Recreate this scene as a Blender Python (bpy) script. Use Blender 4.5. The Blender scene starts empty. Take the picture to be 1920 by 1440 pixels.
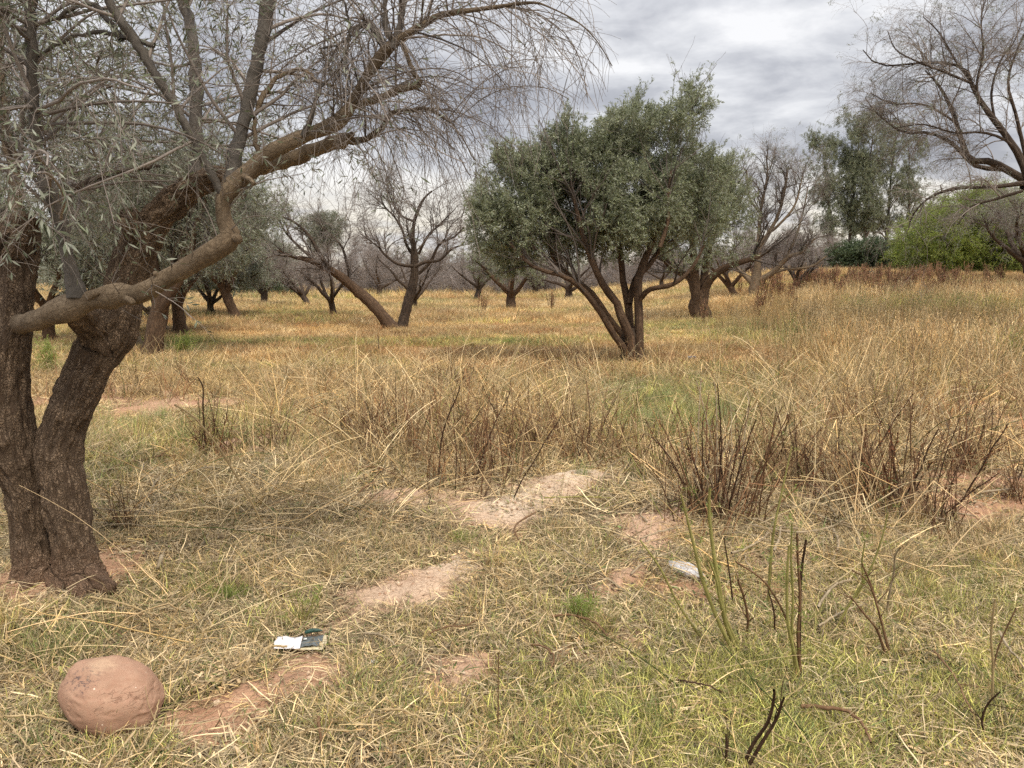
import bpy, math, random
import numpy as np
from mathutils import Vector, Matrix
rng = np.random.default_rng(7)
random.seed(7)
sc = bpy.context.scene
COL = sc.collection
# ------------------------------------------------------------------ camera, sky, sun, exposure
FPX = 1400.0
PITCH = math.radians(8.1)
CAMZ = 1.55
cd = bpy.data.cameras.new('camera'); cam = bpy.data.objects.new('camera', cd); COL.objects.link(cam)
cam.location = (0, 0, CAMZ); cam.rotation_euler = (math.radians(90) - PITCH, 0, 0)
cd.sensor_width = 36; cd.lens = 36 * FPX / 1920; cd.clip_start = 0.02; cd.clip_end = 3000
sc.camera = cam
SUN_EL, SUN_AZ = math.radians(56), math.radians(150)      # azimuth clockwise from +Y
w = bpy.data.worlds.new('World'); sc.world = w; w.use_nodes = True
nt = w.node_tree; nt.nodes.clear(); N = nt.nodes; Lk = nt.links
def nd(tree, t, **kw):
    n = tree.nodes.new(t)
    for k, v in kw.items():
        if k.startswith('_'): setattr(n, k[1:], v)
        else: n.inputs[k.replace('__', ' ')].default_value = v
    return n
def mth(tree, op, a, b=None, clamp=False):
    n = tree.nodes.new('ShaderNodeMath'); n.operation = op; n.use_clamp = clamp
    for i, x in enumerate((a, b)):
        if x is None: continue
        if isinstance(x, (int, float)): n.inputs[i].default_value = x
        else: tree.links.new(x, n.inputs[i])
    return n.outputs[0]
def ramp(tree, fac, stops, interp='LINEAR'):
    n = tree.nodes.new('ShaderNodeValToRGB'); cr = n.color_ramp; cr.interpolation = interp
    while len(cr.elements) < len(stops): cr.elements.new(0.5)
    for e, (p, c) in zip(cr.elements, stops):
        e.position = p; e.color = (c[0], c[1], c[2], 1) if isinstance(c, (tuple, list)) else (c, c, c, 1)
    tree.links.new(fac, n.inputs[0]); return n.outputs[0]
def mix(tree, f, a, b, mode='MIX'):
    n = tree.nodes.new('ShaderNodeMix'); n.data_type = 'RGBA'; n.blend_type = mode
    for i, x in ((0, f), (6, a), (7, b)):
        if isinstance(x, (int, float)): n.inputs[i].default_value = x
        elif isinstance(x, (tuple, list)): n.inputs[i].default_value = (x[0], x[1], x[2], 1)
        else: tree.links.new(x, n.inputs[i])
    return n.outputs[2]
sky = nt.nodes.new('ShaderNodeTexSky'); sky.sky_type = 'NISHITA'; sky.sun_disc = False
sky.sun_elevation = SUN_EL; sky.sun_rotation = SUN_AZ; sky.dust_density = 3
tc = N.new('ShaderNodeTexCoord'); sp = N.new('ShaderNodeSeparateXYZ'); Lk.new(tc.outputs['Generated'], sp.inputs[0])
zz = mth(nt, 'ADD', mth(nt, 'MAXIMUM', sp.outputs[2], 0.0), 0.24)
cb = N.new('ShaderNodeCombineXYZ')
Lk.new(mth(nt, 'DIVIDE', sp.outputs[0], zz), cb.inputs[0]); Lk.new(mth(nt, 'DIVIDE', sp.outputs[1], zz), cb.inputs[1])
mp = N.new('ShaderNodeMapping'); Lk.new(cb.outputs[0], mp.inputs[0])
mp.inputs['Location'].default_value = (-2.3, 4.4, 0.0); mp.inputs['Rotation'].default_value = (0, 0, 0.35); mp.inputs['Scale'].default_value = (0.9, 1.15, 1)
n1 = nd(nt, 'ShaderNodeTexNoise', Scale=1.15, Detail=5.0, Roughness=0.5, Distortion=0.35); Lk.new(mp.outputs[0], n1.inputs['Vector'])
n2 = nd(nt, 'ShaderNodeTexNoise', Scale=4.2, Detail=6.0, Roughness=0.58, Distortion=0.25); Lk.new(mp.outputs[0], n2.inputs['Vector'])
cf = mth(nt, 'ADD', mth(nt, 'MULTIPLY', n1.outputs[0], 0.62), mth(nt, 'MULTIPLY', n2.outputs[0], 0.38))
CK = 10.0
cc = ramp(nt, cf, [(0.39, (.185, .190, .212)), (0.465, (.265, .270, .290)), (0.53, (.37, .374, .388)), (0.59, (.47, .47, .475))])
hz = N.new('ShaderNodeMapRange'); hz.inputs['From Min'].default_value = 0.03; hz.inputs['From Max'].default_value = 0.17
hz.inputs['To Min'].default_value = 0.85; hz.inputs['To Max'].default_value = 0.0; hz.interpolation_type = 'SMOOTHSTEP'
Lk.new(sp.outputs[2], hz.inputs[0])
warm = ramp(nt, cf, [(0.42, (.38, .37, .365)), (0.55, (.54, .49, .395))])
cc = mix(nt, hz.outputs[0], cc, warm)
up = N.new('ShaderNodeMapRange'); up.inputs['From Min'].default_value = 0.30; up.inputs['From Max'].default_value = 1.0
up.inputs['To Min'].default_value = 1.0; up.inputs['To Max'].default_value = 2.9; Lk.new(sp.outputs[2], up.inputs[0])
vm = N.new('ShaderNodeVectorMath'); vm.operation = 'SCALE'; Lk.new(cc, vm.inputs[0]); Lk.new(mth(nt, 'MULTIPLY', up.outputs[0], CK), vm.inputs['Scale'])
sk = mix(nt, 0.95, sky.outputs[0], vm.outputs[0])
bg = N.new('ShaderNodeBackground'); bg.inputs[1].default_value = 0.1; Lk.new(sk, bg.inputs[0])
wo = N.new('ShaderNodeOutputWorld'); Lk.new(bg.outputs[0], wo.inputs[0])
sl = bpy.data.lights.new('sun', 'SUN'); sun = bpy.data.objects.new('sun', sl); COL.objects.link(sun)
sl.energy = 1.5; sl.angle = math.radians(10); sl.color = (1.0, .90, .75)
sd = Vector((math.sin(SUN_AZ) * math.cos(SUN_EL), math.cos(SUN_AZ) * math.cos(SUN_EL), math.sin(SUN_EL)))
sun.rotation_euler = sd.to_track_quat('Z', 'Y').to_euler(); sun.location = (0, 0, 30)
sc.view_settings.view_transform = 'Standard'; sc.view_settings.look = 'None'; sc.view_settings.gamma = 1
sc.view_settings.exposure = 1.08; sc.view_settings.use_curve_mapping = False
sc.render.engine = 'CYCLES'
sc.cycles.max_bounces = 5; sc.cycles.diffuse_bounces = 3; sc.cycles.transmission_bounces = 4; sc.cycles.transparent_max_bounces = 6
sc.cycles.use_adaptive_sampling = True; sc.cycles.adaptive_threshold = 0.015; sc.cycles.use_denoising = False

# ------------------------------------------------------------------ numpy noise
def _h(i, j, k, s):
    n = (i.astype(np.int64) * 374761393 + j.astype(np.int64) * 668265263 + k.astype(np.int64) * 2147483647 + s * 974634777) & 0xffffffff
    n = ((n ^ (n >> 13)) * 1274126177) & 0xffffffff
    n = ((n ^ (n >> 16)) * 2246822519) & 0xffffffff
    return ((n ^ (n >> 15)) & 0xffffff) / float(0xffffff)
def vnoise(x, y, z=None, s=0):
    x = np.asarray(x, float); y = np.asarray(y, float); z = np.zeros_like(x) if z is None else np.asarray(z, float)
    xi, yi, zi = np.floor(x), np.floor(y), np.floor(z); fx, fy, fz = x - xi, y - yi, z - zi
    fx, fy, fz = [f * f * (3 - 2 * f) for f in (fx, fy, fz)]
    r = 0
    for a in (0, 1):
        for b in (0, 1):
            for c in (0, 1):
                r = r + _h(xi + a, yi + b, zi + c, s) * (fx if a else 1 - fx) * (fy if b else 1 - fy) * (fz if c else 1 - fz)
    return r * 2 - 1
def fbm(x, y, z=None, oct=4, s=0):
    r = 0; a = 1; f = 1
    for o in range(oct):
        r = r + a * vnoise(x * f, y * f, None if z is None else z * f, s + o); a *= .5; f *= 2.03
    return r
def sstep(a, b, x):
    t = np.clip((x - a) / (b - a), 0, 1); return t * t * (3 - 2 * t)

# ------------------------------------------------------------------ projection helpers
cp, sp_ = math.cos(PITCH), math.sin(PITCH)
def ray(u, v):
    a = (u - 960) / FPX; b = (720 - v) / FPX
    return np.array([a, cp + b * sp_, b * cp - sp_])
def P(u, v, d):
    r = ray(u, v); return np.array([0, 0, CAMZ]) + r * (d / r[1])
def proj(x, y, z):
    zc = y * cp - (z - CAMZ) * sp_; yc = y * sp_ + (z - CAMZ) * cp
    zc = np.maximum(zc, 0.05)
    return 960 + FPX * x / zc, 720 - FPX * yc / zc
def Hbase(x, y):
    t = x / np.maximum(y, 1)
    h = 1.95 * sstep(13, 52, y) * sstep(0.02, 0.42, t) + 0.0 * x
    h = h + 0.06 * vnoise(x * .18, y * .18, s=3) * sstep(3, 12, y)
    return h
MOUNDS = []    # (x, y, rx, ry, rot, height, pale)
def H(x, y):
    x = np.asarray(x, float); y = np.asarray(y, float)
    h = Hbase(x, y) + 0.030 * fbm(x * 1.3, y * 1.3, oct=3, s=11) * sstep(1, 2.5, y)
    for (mx, my, rx, ry, a, hh, pl) in MOUNDS:
        dx, dy = x - mx, y - my; ca, sa = math.cos(a), math.sin(a)
        q = ((dx * ca + dy * sa) / rx) ** 2 + ((-dx * sa + dy * ca) / ry) ** 2
        h = h + hh * np.exp(-q * 1.2)
    return h
def G(u, v):
    r = ray(u, v); o = np.array([0, 0, CAMZ])
    ts = np.concatenate([np.linspace(1, 12, 500), np.linspace(12.02, 160, 3000)])
    p = o[None] + r[None] * ts[:, None]
    below = p[:, 2] <= H(p[:, 0], p[:, 1])
    i = int(np.argmax(below)) if below.any() else len(ts) - 1
    q = p[i]; return np.array([q[0], q[1], float(H(q[0], q[1]))])
def mound(u, v, ru, rv, ang, hh, pale=.5):
    g = G(u, v); g2 = G(u, v + 8); k = g[1] / FPX
    ry = rv * abs(g[1] - g2[1]) / 8
    e_ = 1.12 + .22 * (pale > .5); MOUNDS.append((g[0], g[1], ru * k * e_, ry * e_, ang, hh, pale))
def strip(u1, v1, u2, v2, wpx, hh, pale):
    a, b = G(u1, v1), G(u2, v2); c = (a + b) / 2; k = c[1] / FPX
    MOUNDS.append((c[0], c[1], np.hypot(*(b - a)[:2]) * .55 + .03, wpx * k * (.9 if pale < .5 else 1.15), math.atan2(b[1] - a[1], b[0] - a[0]), hh, pale))
SP = [(1140, 893, 1010, 922, 52, .07, 1.), (1030, 918, 920, 975, 62, .055, 1.), (935, 965, 905, 1000, 60, .03, .6), (720, 925, 900, 945, 34, .03, .5), (935, 1052, 820, 1072, 50, .035, 1.),
      (830, 1070, 690, 1150, 66, .04, .6), (1250, 972, 1190, 1025, 60, .045, .4), (1235, 1058, 1125, 1112, 36, .03, .3), (640, 1262, 490, 1296, 84, .02, .12), (490, 1325, 350, 1380, 84, .02, .05),
      (640, 1235, 600, 1245, 50, .01, .1), (705, 1248, 672, 1270, 36, .015, .2), (915, 1238, 858, 1282, 66, .035, .35), (1190, 1180, 1110, 1208, 40, .03, .3), (1240, 1262, 1150, 1240, 20, .02, .3), (490, 826, 390, 856, 60, .05, .2), (1500, 1040, 1430, 1050, 50, .02, .3), (330, 735, 250, 745, 120, .0, .25), (1560, 905, 1500, 930, 40, .0, .2)]
SP = [(*q, ) for q in SP]
_m = []
for q in SP:
    strip(*q)
mound(120, 1085, 100, 28, 0.0, .07, .1)

# ------------------------------------------------------------------ mesh helpers
def mkmesh(name, V, quads=None, tris=None, mats=(), smooth=True, attrs=None, matidx=None):
    me = bpy.data.meshes.new(name)
    V = np.ascontiguousarray(V, dtype=np.float32)
    q = np.zeros((0, 4), np.int32) if quads is None else np.asarray(quads, np.int32)
    t = np.zeros((0, 3), np.int32) if tris is None else np.asarray(tris, np.int32)
    me.vertices.add(len(V)); me.vertices.foreach_set('co', V.ravel())
    nl = q.size + t.size; me.loops.add(nl)
    me.loops.foreach_set('vertex_index', np.concatenate([q.ravel(), t.ravel()]))
    npoly = len(q) + len(t); me.polygons.add(npoly)
    st = np.concatenate([np.arange(len(q)) * 4, q.size + np.arange(len(t)) * 3]).astype(np.int32)
    me.polygons.foreach_set('loop_start', st)
    me.update(calc_edges=True)
    if smooth: me.polygons.foreach_set('use_smooth', np.ones(npoly, bool))
    if matidx is not None: me.polygons.foreach_set('material_index', np.asarray(matidx, np.int32))
    for k, a in (attrs or {}).items():
        a = np.asarray(a, np.float32)
        if a.ndim == 1:
            at = me.attributes.new(k, 'FLOAT', 'POINT'); at.data.foreach_set('value', a)
        else:
            at = me.attributes.new(k, 'FLOAT_VECTOR', 'POINT'); at.data.foreach_set('vector', a.ravel())
    for m in mats: me.materials.append(m)
    me.validate(); return me
def obj(name, me, parent=None, **props):
    o = bpy.data.objects.new(name, me); COL.objects.link(o)
    if parent is not None:
        o.parent = parent
        o.matrix_parent_inverse = Matrix.Translation(-Vector(parent.location)) if parent.parent is None else Matrix.Identity(4)
    for k, v in props.items():
        if v is not None: o[k] = v
    return o
def thing(name, label, cat, loc, group=None):
    o = bpy.data.objects.new(name, None); COL.objects.link(o); o.location = tuple(map(float, loc)); o.empty_display_size = .1
    o['label'] = label; o['category'] = cat
    if group: o['group'] = group
    return o
class Acc:                      # collects pieces for one mesh
    def __init__(s): s.V = []; s.Q = []; s.A = []; s.R = []; s.M = []; s.n = 0
    def add(s, V, Q, A, R, m=0):
        s.V.append(V); s.Q.append(Q + s.n); s.A.append(A); s.R.append(R); s.M.append(np.full(len(Q), m)); s.n += len(V); return s
    def mesh(s, name, mats):
        return mkmesh(name, np.concatenate(s.V), quads=np.concatenate(s.Q), mats=mats,
                      attrs={'bark': np.concatenate(s.A), 'rnd': np.concatenate(s.R)}, matidx=np.concatenate(s.M))
def unit(a): return a / np.maximum(np.linalg.norm(a, axis=-1, keepdims=True), 1e-9)
def tubes(C, R, sides=3, lump=0.0):
    C = np.asarray(C, float); R = np.asarray(R, float); n, p, _ = C.shape
    T = unit(np.gradient(C, axis=1))
    m = T[:, 0]; ref = np.where(np.abs(m[:, 2:3]) < .75, np.array([[0, 0, 1.]]), np.array([[1., 0, 0]]))
    Nn = np.zeros_like(T); q_ = unit(np.cross(m, ref)); Nn[:, 0] = q_
    for i_ in range(1, p):
        q_ = unit(q_ - (q_ * T[:, i_]).sum(1, keepdims=True) * T[:, i_]); Nn[:, i_] = q_
    B = np.cross(T, Nn)
    th = np.arange(sides) / sides * 2 * np.pi
    s = np.concatenate([np.zeros((n, 1)), np.cumsum(np.linalg.norm(np.diff(C, axis=1), axis=2), axis=1)], 1)
    off = rng.random(n) * 50
    ct, st = np.cos(th)[None, None, :, None], np.sin(th)[None, None, :, None]
    rr = R[:, :, None, None]
    if lump:
        X = C[:, :, None, :] + rr * (Nn[:, :, None] * ct + B[:, :, None] * st)
        l = fbm(X[..., 0] * 9, X[..., 1] * 9, X[..., 2] * 6, oct=3, s=5) * lump
        rr = rr * (1 + l[..., None])
    V = C[:, :, None, :] + rr * (Nn[:, :, None] * ct + B[:, :, None] * st)
    r0 = R.max(1)[:, None, None]
    A = np.stack([r0 * ct[..., 0] + 0 * R[:, :, None], r0 * st[..., 0] + 0 * R[:, :, None], (s + off[:, None])[:, :, None] + 0 * ct[..., 0]], -1)
    i = np.arange(n)[:, None, None]; j = np.arange(p - 1)[None, :, None]; k = np.arange(sides)[None, None, :]
    k2 = (k + 1) % sides
    a = (i * p + j) * sides + k; b = (i * p + j) * sides + k2; c = (i * p + j + 1) * sides + k2; d = (i * p + j + 1) * sides + k
    Q = np.stack([a, b, c, d], -1).reshape(-1, 4)
    rn = np.repeat(rng.random(n), p * sides)
    return V.reshape(-1, 3), Q, A.reshape(-1, 3), rn
def ribbons(C, W, side=None):
    C = np.asarray(C, float); n, p, _ = C.shape
    T = unit(np.gradient(C, axis=1))
    if side is None:
        a = rng.random(n) * 2 * np.pi; side = np.stack([np.cos(a), np.sin(a), rng.normal(0, .35, n)], -1)
    S = side[:, None, :] - (side[:, None, :] * T).sum(-1, keepdims=True) * T; S = unit(S)
    V = np.stack([C - S * W[:, :, None] / 2, C + S * W[:, :, None] / 2], 2)
    i = np.arange(n)[:, None]; j = np.arange(p - 1)[None]
    a = (i * p + j) * 2; Q = np.stack([a, a + 1, a + 3, a + 2], -1).reshape(-1, 4)
    rn = np.repeat(rng.random(n), p * 2)
    h = np.broadcast_to(np.linspace(0, 1, p)[None, :, None], (n, p, 2)).reshape(-1)
    A = np.stack([h, rn, 0 * h], -1)
    return V.reshape(-1, 3), Q, A, rn
def sim(S, D, L, p, droop=0., wig=.1, up=0., curl=0.):
    """integrate n curves: S starts, D directions, L lengths"""
    n = len(S); C = np.zeros((n, p, 3)); C[:, 0] = S; d = unit(D.astype(float)); st = (L / (p - 1))[:, None]
    ax = unit(rng.normal(0, 1, (n, 3)))
    for i in range(1, p):
        d = d + rng.normal(0, wig, (n, 3)) + ax * curl
        d[:, 2] += (up - droop * (i / p)) * (1.0 if np.isscalar(up) else 1)
        d = unit(d); C[:, i] = C[:, i - 1] + d * st
    return C
def interp(PC, PR, idx, t):
    p = PC.shape[1]; f = t * (p - 1); a = np.minimum(f.astype(int), p - 2); g = (f - a)[:, None]
    X = PC[idx, a] * (1 - g) + PC[idx, a + 1] * g; R = PR[idx, a] * (1 - g[:, 0]) + PR[idx, a + 1] * g[:, 0]
    return X, R, unit(PC[idx, a + 1] - PC[idx, a])
def grow(PC, PR, n, L, t=(.3, 1.), ang=(25, 65), upb=0., droop=0., up=0., wig=.12, p=8, rfac=.55, rmax=.1, rmin=.0012, tip=.3, w=None, flat=0.):
    ln = np.linalg.norm(np.diff(PC, axis=1), axis=2).sum(1) if w is None else np.asarray(w, float)
    idx = rng.choice(len(PC), n, p=ln / ln.sum()); tt = rng.uniform(t[0], t[1], n)
    X, R, T = interp(PC, PR, idx, tt)
    b = unit(rng.normal(0, 1, (n, 3)) * np.array([1, 1, 1 - flat])); b = unit(b - (b * T).sum(1, keepdims=True) * T)
    a = np.radians(rng.uniform(ang[0], ang[1], n))[:, None]
    D = T * np.cos(a) + b * np.sin(a); D[:, 2] += upb
    LL = rng.uniform(L[0], L[1], n)
    C = sim(X, D, LL, p, droop=droop, wig=wig, up=up)
    r0 = np.clip(R * rfac, rmin, rmax); RR = r0[:, None] * np.linspace(1, tip, p)[None]
    return C, np.maximum(RR, rmin * .7)
def spline(pts, n):
    """smooth resampling (Catmull-Rom) of rows of any width"""
    pts = np.asarray(pts, float)
    seg = np.linalg.norm(np.diff(pts[:, :3], axis=0), axis=1); s = np.concatenate([[0], np.cumsum(seg)])
    E = np.vstack([2 * pts[0] - pts[1], pts, 2 * pts[-1] - pts[-2]])
    out = []
    for x in np.linspace(0, s[-1], n):
        i = min(max(int(np.searchsorted(s, x, 'right') - 1), 0), len(pts) - 2); t = (x - s[i]) / max(seg[i], 1e-9)
        p0, p1, p2, p3 = E[i], E[i + 1], E[i + 2], E[i + 3]
        out.append(.5 * (2 * p1 + (p2 - p0) * t + (2 * p0 - 5 * p1 + 4 * p2 - p3) * t * t + (3 * p1 - p0 - 3 * p2 + p3) * t ** 3))
    return np.array(out)
def limb(px, n=24):
    """px rows: (u, v, width_px, depth) -> centreline (1,n,3), radii (1,n)"""
    rows = []
    for (u, v, wd, d) in px:
        q = P(u, v, d); rows.append([*q, wd * d / FPX / 2])
    s = spline(rows, n); return s[None, :, :3], np.maximum(s[None, :, 3], .002)

# ------------------------------------------------------------------ materials
def newmat(name):
    m = bpy.data.materials.new(name); m.use_nodes = True; m.node_tree.nodes.clear(); return m, m.node_tree
def attr(t, name, out='Vector', kind='GEOMETRY'):
    a = t.nodes.new('ShaderNodeAttribute'); a.attribute_name = name; a.attribute_type = kind; return a.outputs[out]
def scaled(t, v, s):
    n = t.nodes.new('ShaderNodeVectorMath'); n.operation = 'MULTIPLY'; t.links.new(v, n.inputs[0]); n.inputs[1].default_value = s; return n.outputs[0]
def noise(t, v, scale, detail=4, rough=.55, dist=0.):
    n = nd(t, 'ShaderNodeTexNoise', Scale=scale, Detail=detail, Roughness=rough, Distortion=dist)
    if v is not None: t.links.new(v, n.inputs['Vector'])
    return n
def finish(t, color, rough=.85, bump=None, bstr=.5, bdist=.01, trans=0., tcol=None, spec=.2):
    b = t.nodes.new('ShaderNodeBsdfPrincipled'); b.inputs['Roughness'].default_value = rough; b.inputs['Specular IOR Level'].default_value = spec
    if isinstance(color, tuple): b.inputs['Base Color'].default_value = (*color, 1)
    else: t.links.new(color, b.inputs['Base Color'])
    o = t.nodes.new('ShaderNodeOutputMaterial'); sh = b.outputs[0]
    if bump is not None:
        bn = t.nodes.new('ShaderNodeBump'); bn.inputs['Strength'].default_value = bstr; bn.inputs['Distance'].default_value = bdist
        t.links.new(bump, bn.inputs['Height']); t.links.new(bn.outputs[0], b.inputs['Normal'])
    if trans:
        tr = t.nodes.new('ShaderNodeBsdfTranslucent'); mx = t.nodes.new('ShaderNodeMixShader'); mx.inputs[0].default_value = trans
        if isinstance(color, tuple): tr.inputs[0].default_value = (*(tcol or color), 1)
        else: t.links.new(tcol or color, tr.inputs[0])
        t.links.new(sh, mx.inputs[1]); t.links.new(tr.outputs[0], mx.inputs[2]); sh = mx.outputs[0]
    t.links.new(sh, o.inputs[0])
def bark_mat(name, plate, crack, hi, sc_=(55, 55, 26), bdist=.006, bstr=.8, amt=1.0, soil=False):
    m, t = newmat(name); v = attr(t, 'bark')
    nz = noise(t, v, 26, 4, .65)
    dv = t.nodes.new('ShaderNodeVectorMath'); dv.operation = 'MULTIPLY_ADD'; t.links.new(nz.outputs[1], dv.inputs[0]); dv.inputs[1].default_value = (.05,) * 3; t.links.new(v, dv.inputs[2])
    sv = scaled(t, dv.outputs[0], sc_)
    vo = t.nodes.new('ShaderNodeTexVoronoi'); vo.feature = 'DISTANCE_TO_EDGE'; vo.inputs['Scale'].default_value = 1; vo.inputs['Randomness'].default_value = 1; t.links.new(sv, vo.inputs['Vector'])
    vc = t.nodes.new('ShaderNodeTexVoronoi'); vc.feature = 'F1'; vc.inputs['Scale'].default_value = 1; t.links.new(sv, vc.inputs['Vector'])
    e1 = ramp(t, vo.outputs['Distance'], [(0.0, .15), (0.05, .6), (0.2, 1.)]); fs = noise(t, scaled(t, v, (sc_[0] * .55, sc_[1] * .55, sc_[2] * .14)), 1, 4, .6, .8).outputs[0]; e2 = ramp(t, fs, [(.38, .0), (.47, .7), (.60, 1.)]); edge = mth(t, 'MULTIPLY', e1, e2)
    fine = noise(t, scaled(t, v, (1, 1, .35)), 130, 4, .65).outputs[0]
    big = noise(t, v, 9, 4, .6).outputs[0]
    hsep = t.nodes.new('ShaderNodeSeparateColor'); t.links.new(vc.outputs['Color'], hsep.inputs[0])
    cell = hsep.outputs[0]
    pc = mix(t, mth(t, 'MULTIPLY', cell, .5), plate, hi)
    pc = mix(t, ramp(t, fine, [(.35, 0.), (.7, .75)]), pc, tuple(c * .55 for c in plate))
    pc = mix(t, ramp(t, big, [(.42, 0.), (.62, .75)]), pc, tuple(c * .5 for c in plate))
    col = mix(t, mth(t, 'MULTIPLY', mth(t, 'SUBTRACT', 1., edge), amt), pc, crack)
    if soil:
        g = t.nodes.new('ShaderNodeNewGeometry'); s = t.nodes.new('ShaderNodeSeparateXYZ'); t.links.new(g.outputs['Position'], s.inputs[0])
        f = ramp(t, mth(t, 'ADD', s.outputs[2], mth(t, 'MULTIPLY', mth(t, 'SUBTRACT', big, .5), .25)), [(0.0, .5), (0.22, .0)])
        col = mix(t, f, col, (.27, .15, .09))
    hgt = mth(t, 'ADD', mth(t, 'MULTIPLY', edge, amt), mth(t, 'ADD', mth(t, 'MULTIPLY', fine, .5), mth(t, 'MULTIPLY', cell, .45)))
    finish(t, col, .9, hgt, bstr, bdist, spec=.15); return m
M = {}
M['bark_main'] = bark_mat('olive_bark_scaly', (.29, .20, .13), (.07, .046, .03), (.48, .36, .25), (95, 95, 50), .010, 1.0, .9, soil=True)
M['bark_limb'] = bark_mat('olive_bark_smooth', (.25, .185, .12), (.09, .062, .04), (.35, .275, .19), (22, 22, 30), .005, .9, .5)
M['bark_grey'] = bark_mat('olive_bark_grey', (.15, .132, .112), (.07, .06, .05), (.24, .215, .19), (20, 20, 26), .003, .8, .4)
M['bark_dark'] = bark_mat('olive_bark_dark', (.11, .078, .055), (.03, .022, .018), (.2, .15, .11), (30, 30, 9), .012, .9, .8)
M['bark_brown'] = bark_mat('olive_bark_brown', (.16, .10, .062), (.05, .032, .022), (.27, .185, .12), (30, 30, 9), .012, .9, .7)
def simple_var(name, c0, c1, rough=.85, trans=0., spec=.15, c2=None):
    m, t = newmat(name); r = attr(t, 'rnd', 'Fac')
    oi = t.nodes.new('ShaderNodeObjectInfo'); rr = mth(t, 'FRACT', mth(t, 'ADD', r, oi.outputs['Random']))
    st = [(0, c0), (1, c1)] if c2 is None else [(0, c0), (.6, c1), (1, c2)]
    finish(t, ramp(t, rr, st), rough, trans=trans, spec=spec); return m
M['twig'] = simple_var('bare_twig', (.12, .098, .082), (.31, .265, .23))
M['twig_far'] = simple_var('bare_twig_mauve', (.16, .135, .118), (.33, .285, .26))
M['twig_dark'] = simple_var('bare_twig_dark', (.055, .045, .038), (.17, .14, .12))
def leaf_mat(name, top0, top1, under, trans=.2):
    m, t = newmat(name); r = attr(t, 'rnd', 'Fac')
    oi = t.nodes.new('ShaderNodeObjectInfo'); rr = mth(t, 'FRACT', mth(t, 'ADD', r, oi.outputs['Random']))
    g = t.nodes.new('ShaderNodeNewGeometry')
    c = ramp(t, rr, [(0, top0), (.85, top1), (1, tuple(min(1, x * 1.5) for x in top1))])
    c = mix(t, g.outputs['Backfacing'], c, under)
    finish(t, c, .42, trans=trans, spec=.35); return m
M['leaf'] = leaf_mat('olive_leaf', (.075, .10, .042), (.24, .265, .13), (.30, .32, .22))
M['leaf_grey'] = leaf_mat('olive_leaf_grey', (.085, .10, .062), (.17, .19, .115), (.27, .28, .21))
M['leaf_green'] = leaf_mat('fresh_leaf', (.16, .22, .035), (.34, .41, .085), (.30, .36, .10), .4)
M['leaf_dark'] = leaf_mat('dark_leaf', (.035, .055, .025), (.085, .115, .045), (.09, .12, .06))
M['leaf_euc'] = leaf_mat('gum_leaf', (.10, .12, .065), (.22, .24, .13), (.22, .24, .16))
# grass: blade colour picked between a dry tint and a green tint carried by each clump
def grass_mat(name, trans=.14):
    m, t = newmat(name); r = attr(t, 'rnd', 'Fac'); hh = attr(t, 'bark')
    oi = t.nodes.new('ShaderNodeObjectInfo')
    rr = mth(t, 'FRACT', mth(t, 'ADD', r, oi.outputs['Random'])); r2 = mth(t, 'FRACT', mth(t, 'MULTIPLY', rr, 7.31))
    dry = attr(t, 'tint', 'Color', 'INSTANCER'); gr = attr(t, 'gtint', 'Color', 'INSTANCER'); gf = attr(t, 'gfrac', 'Fac', 'INSTANCER')
    sel = mth(t, 'GREATER_THAN', gf, rr)
    c = mix(t, sel, dry, gr)
    s = t.nodes.new('ShaderNodeSeparateXYZ'); t.links.new(hh, s.inputs[0])
    tipc = mix(t, mth(t, 'MULTIPLY', mth(t, 'POWER', s.outputs[0], 3.), .5), c, dry)
    k = mth(t, 'ADD', mth(t, 'MULTIPLY', mth(t, 'POWER', r2, 1.8), 1.35), .42)
    vs = t.nodes.new('ShaderNodeVectorMath'); vs.operation = 'SCALE'; t.links.new(tipc, vs.inputs[0]); t.links.new(k, vs.inputs['Scale'])
    finish(t, vs.outputs[0], .7, trans=trans, spec=.2); return m
M['grass'] = grass_mat('grass_blade')
M['stem_dark'] = bark_mat('weed_stem_dark', (.095, .052, .032), (.03, .018, .012), (.21, .13, .08), (160, 160, 30), .002, .7, .6)
M['stem_brown'] = bark_mat('weed_stem_brown', (.25, .14, .075), (.09, .05, .028), (.42, .28, .16), (160, 160, 30), .002, .7, .5)
M['stem_straw'] = bark_mat('weed_stem_straw', (.50, .37, .19), (.30, .2, .1), (.62, .5, .3), (160, 160, 20), .001, .5, .3)
M['stem_pale'] = bark_mat('fallen_stick_pale', (.43, .34, .22), (.22, .16, .1), (.56, .47, .33), (120, 120, 16), .002, .6, .4)
M['stem_green'] = bark_mat('weed_stem_green', (.38, .36, .11), (.24, .17, .07), (.56, .52, .22), (160, 160, 12), .001, .5, .3)
M['seed_red'] = simple_var('seed_head_red', (.10, .035, .02), (.24, .09, .04))
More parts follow.
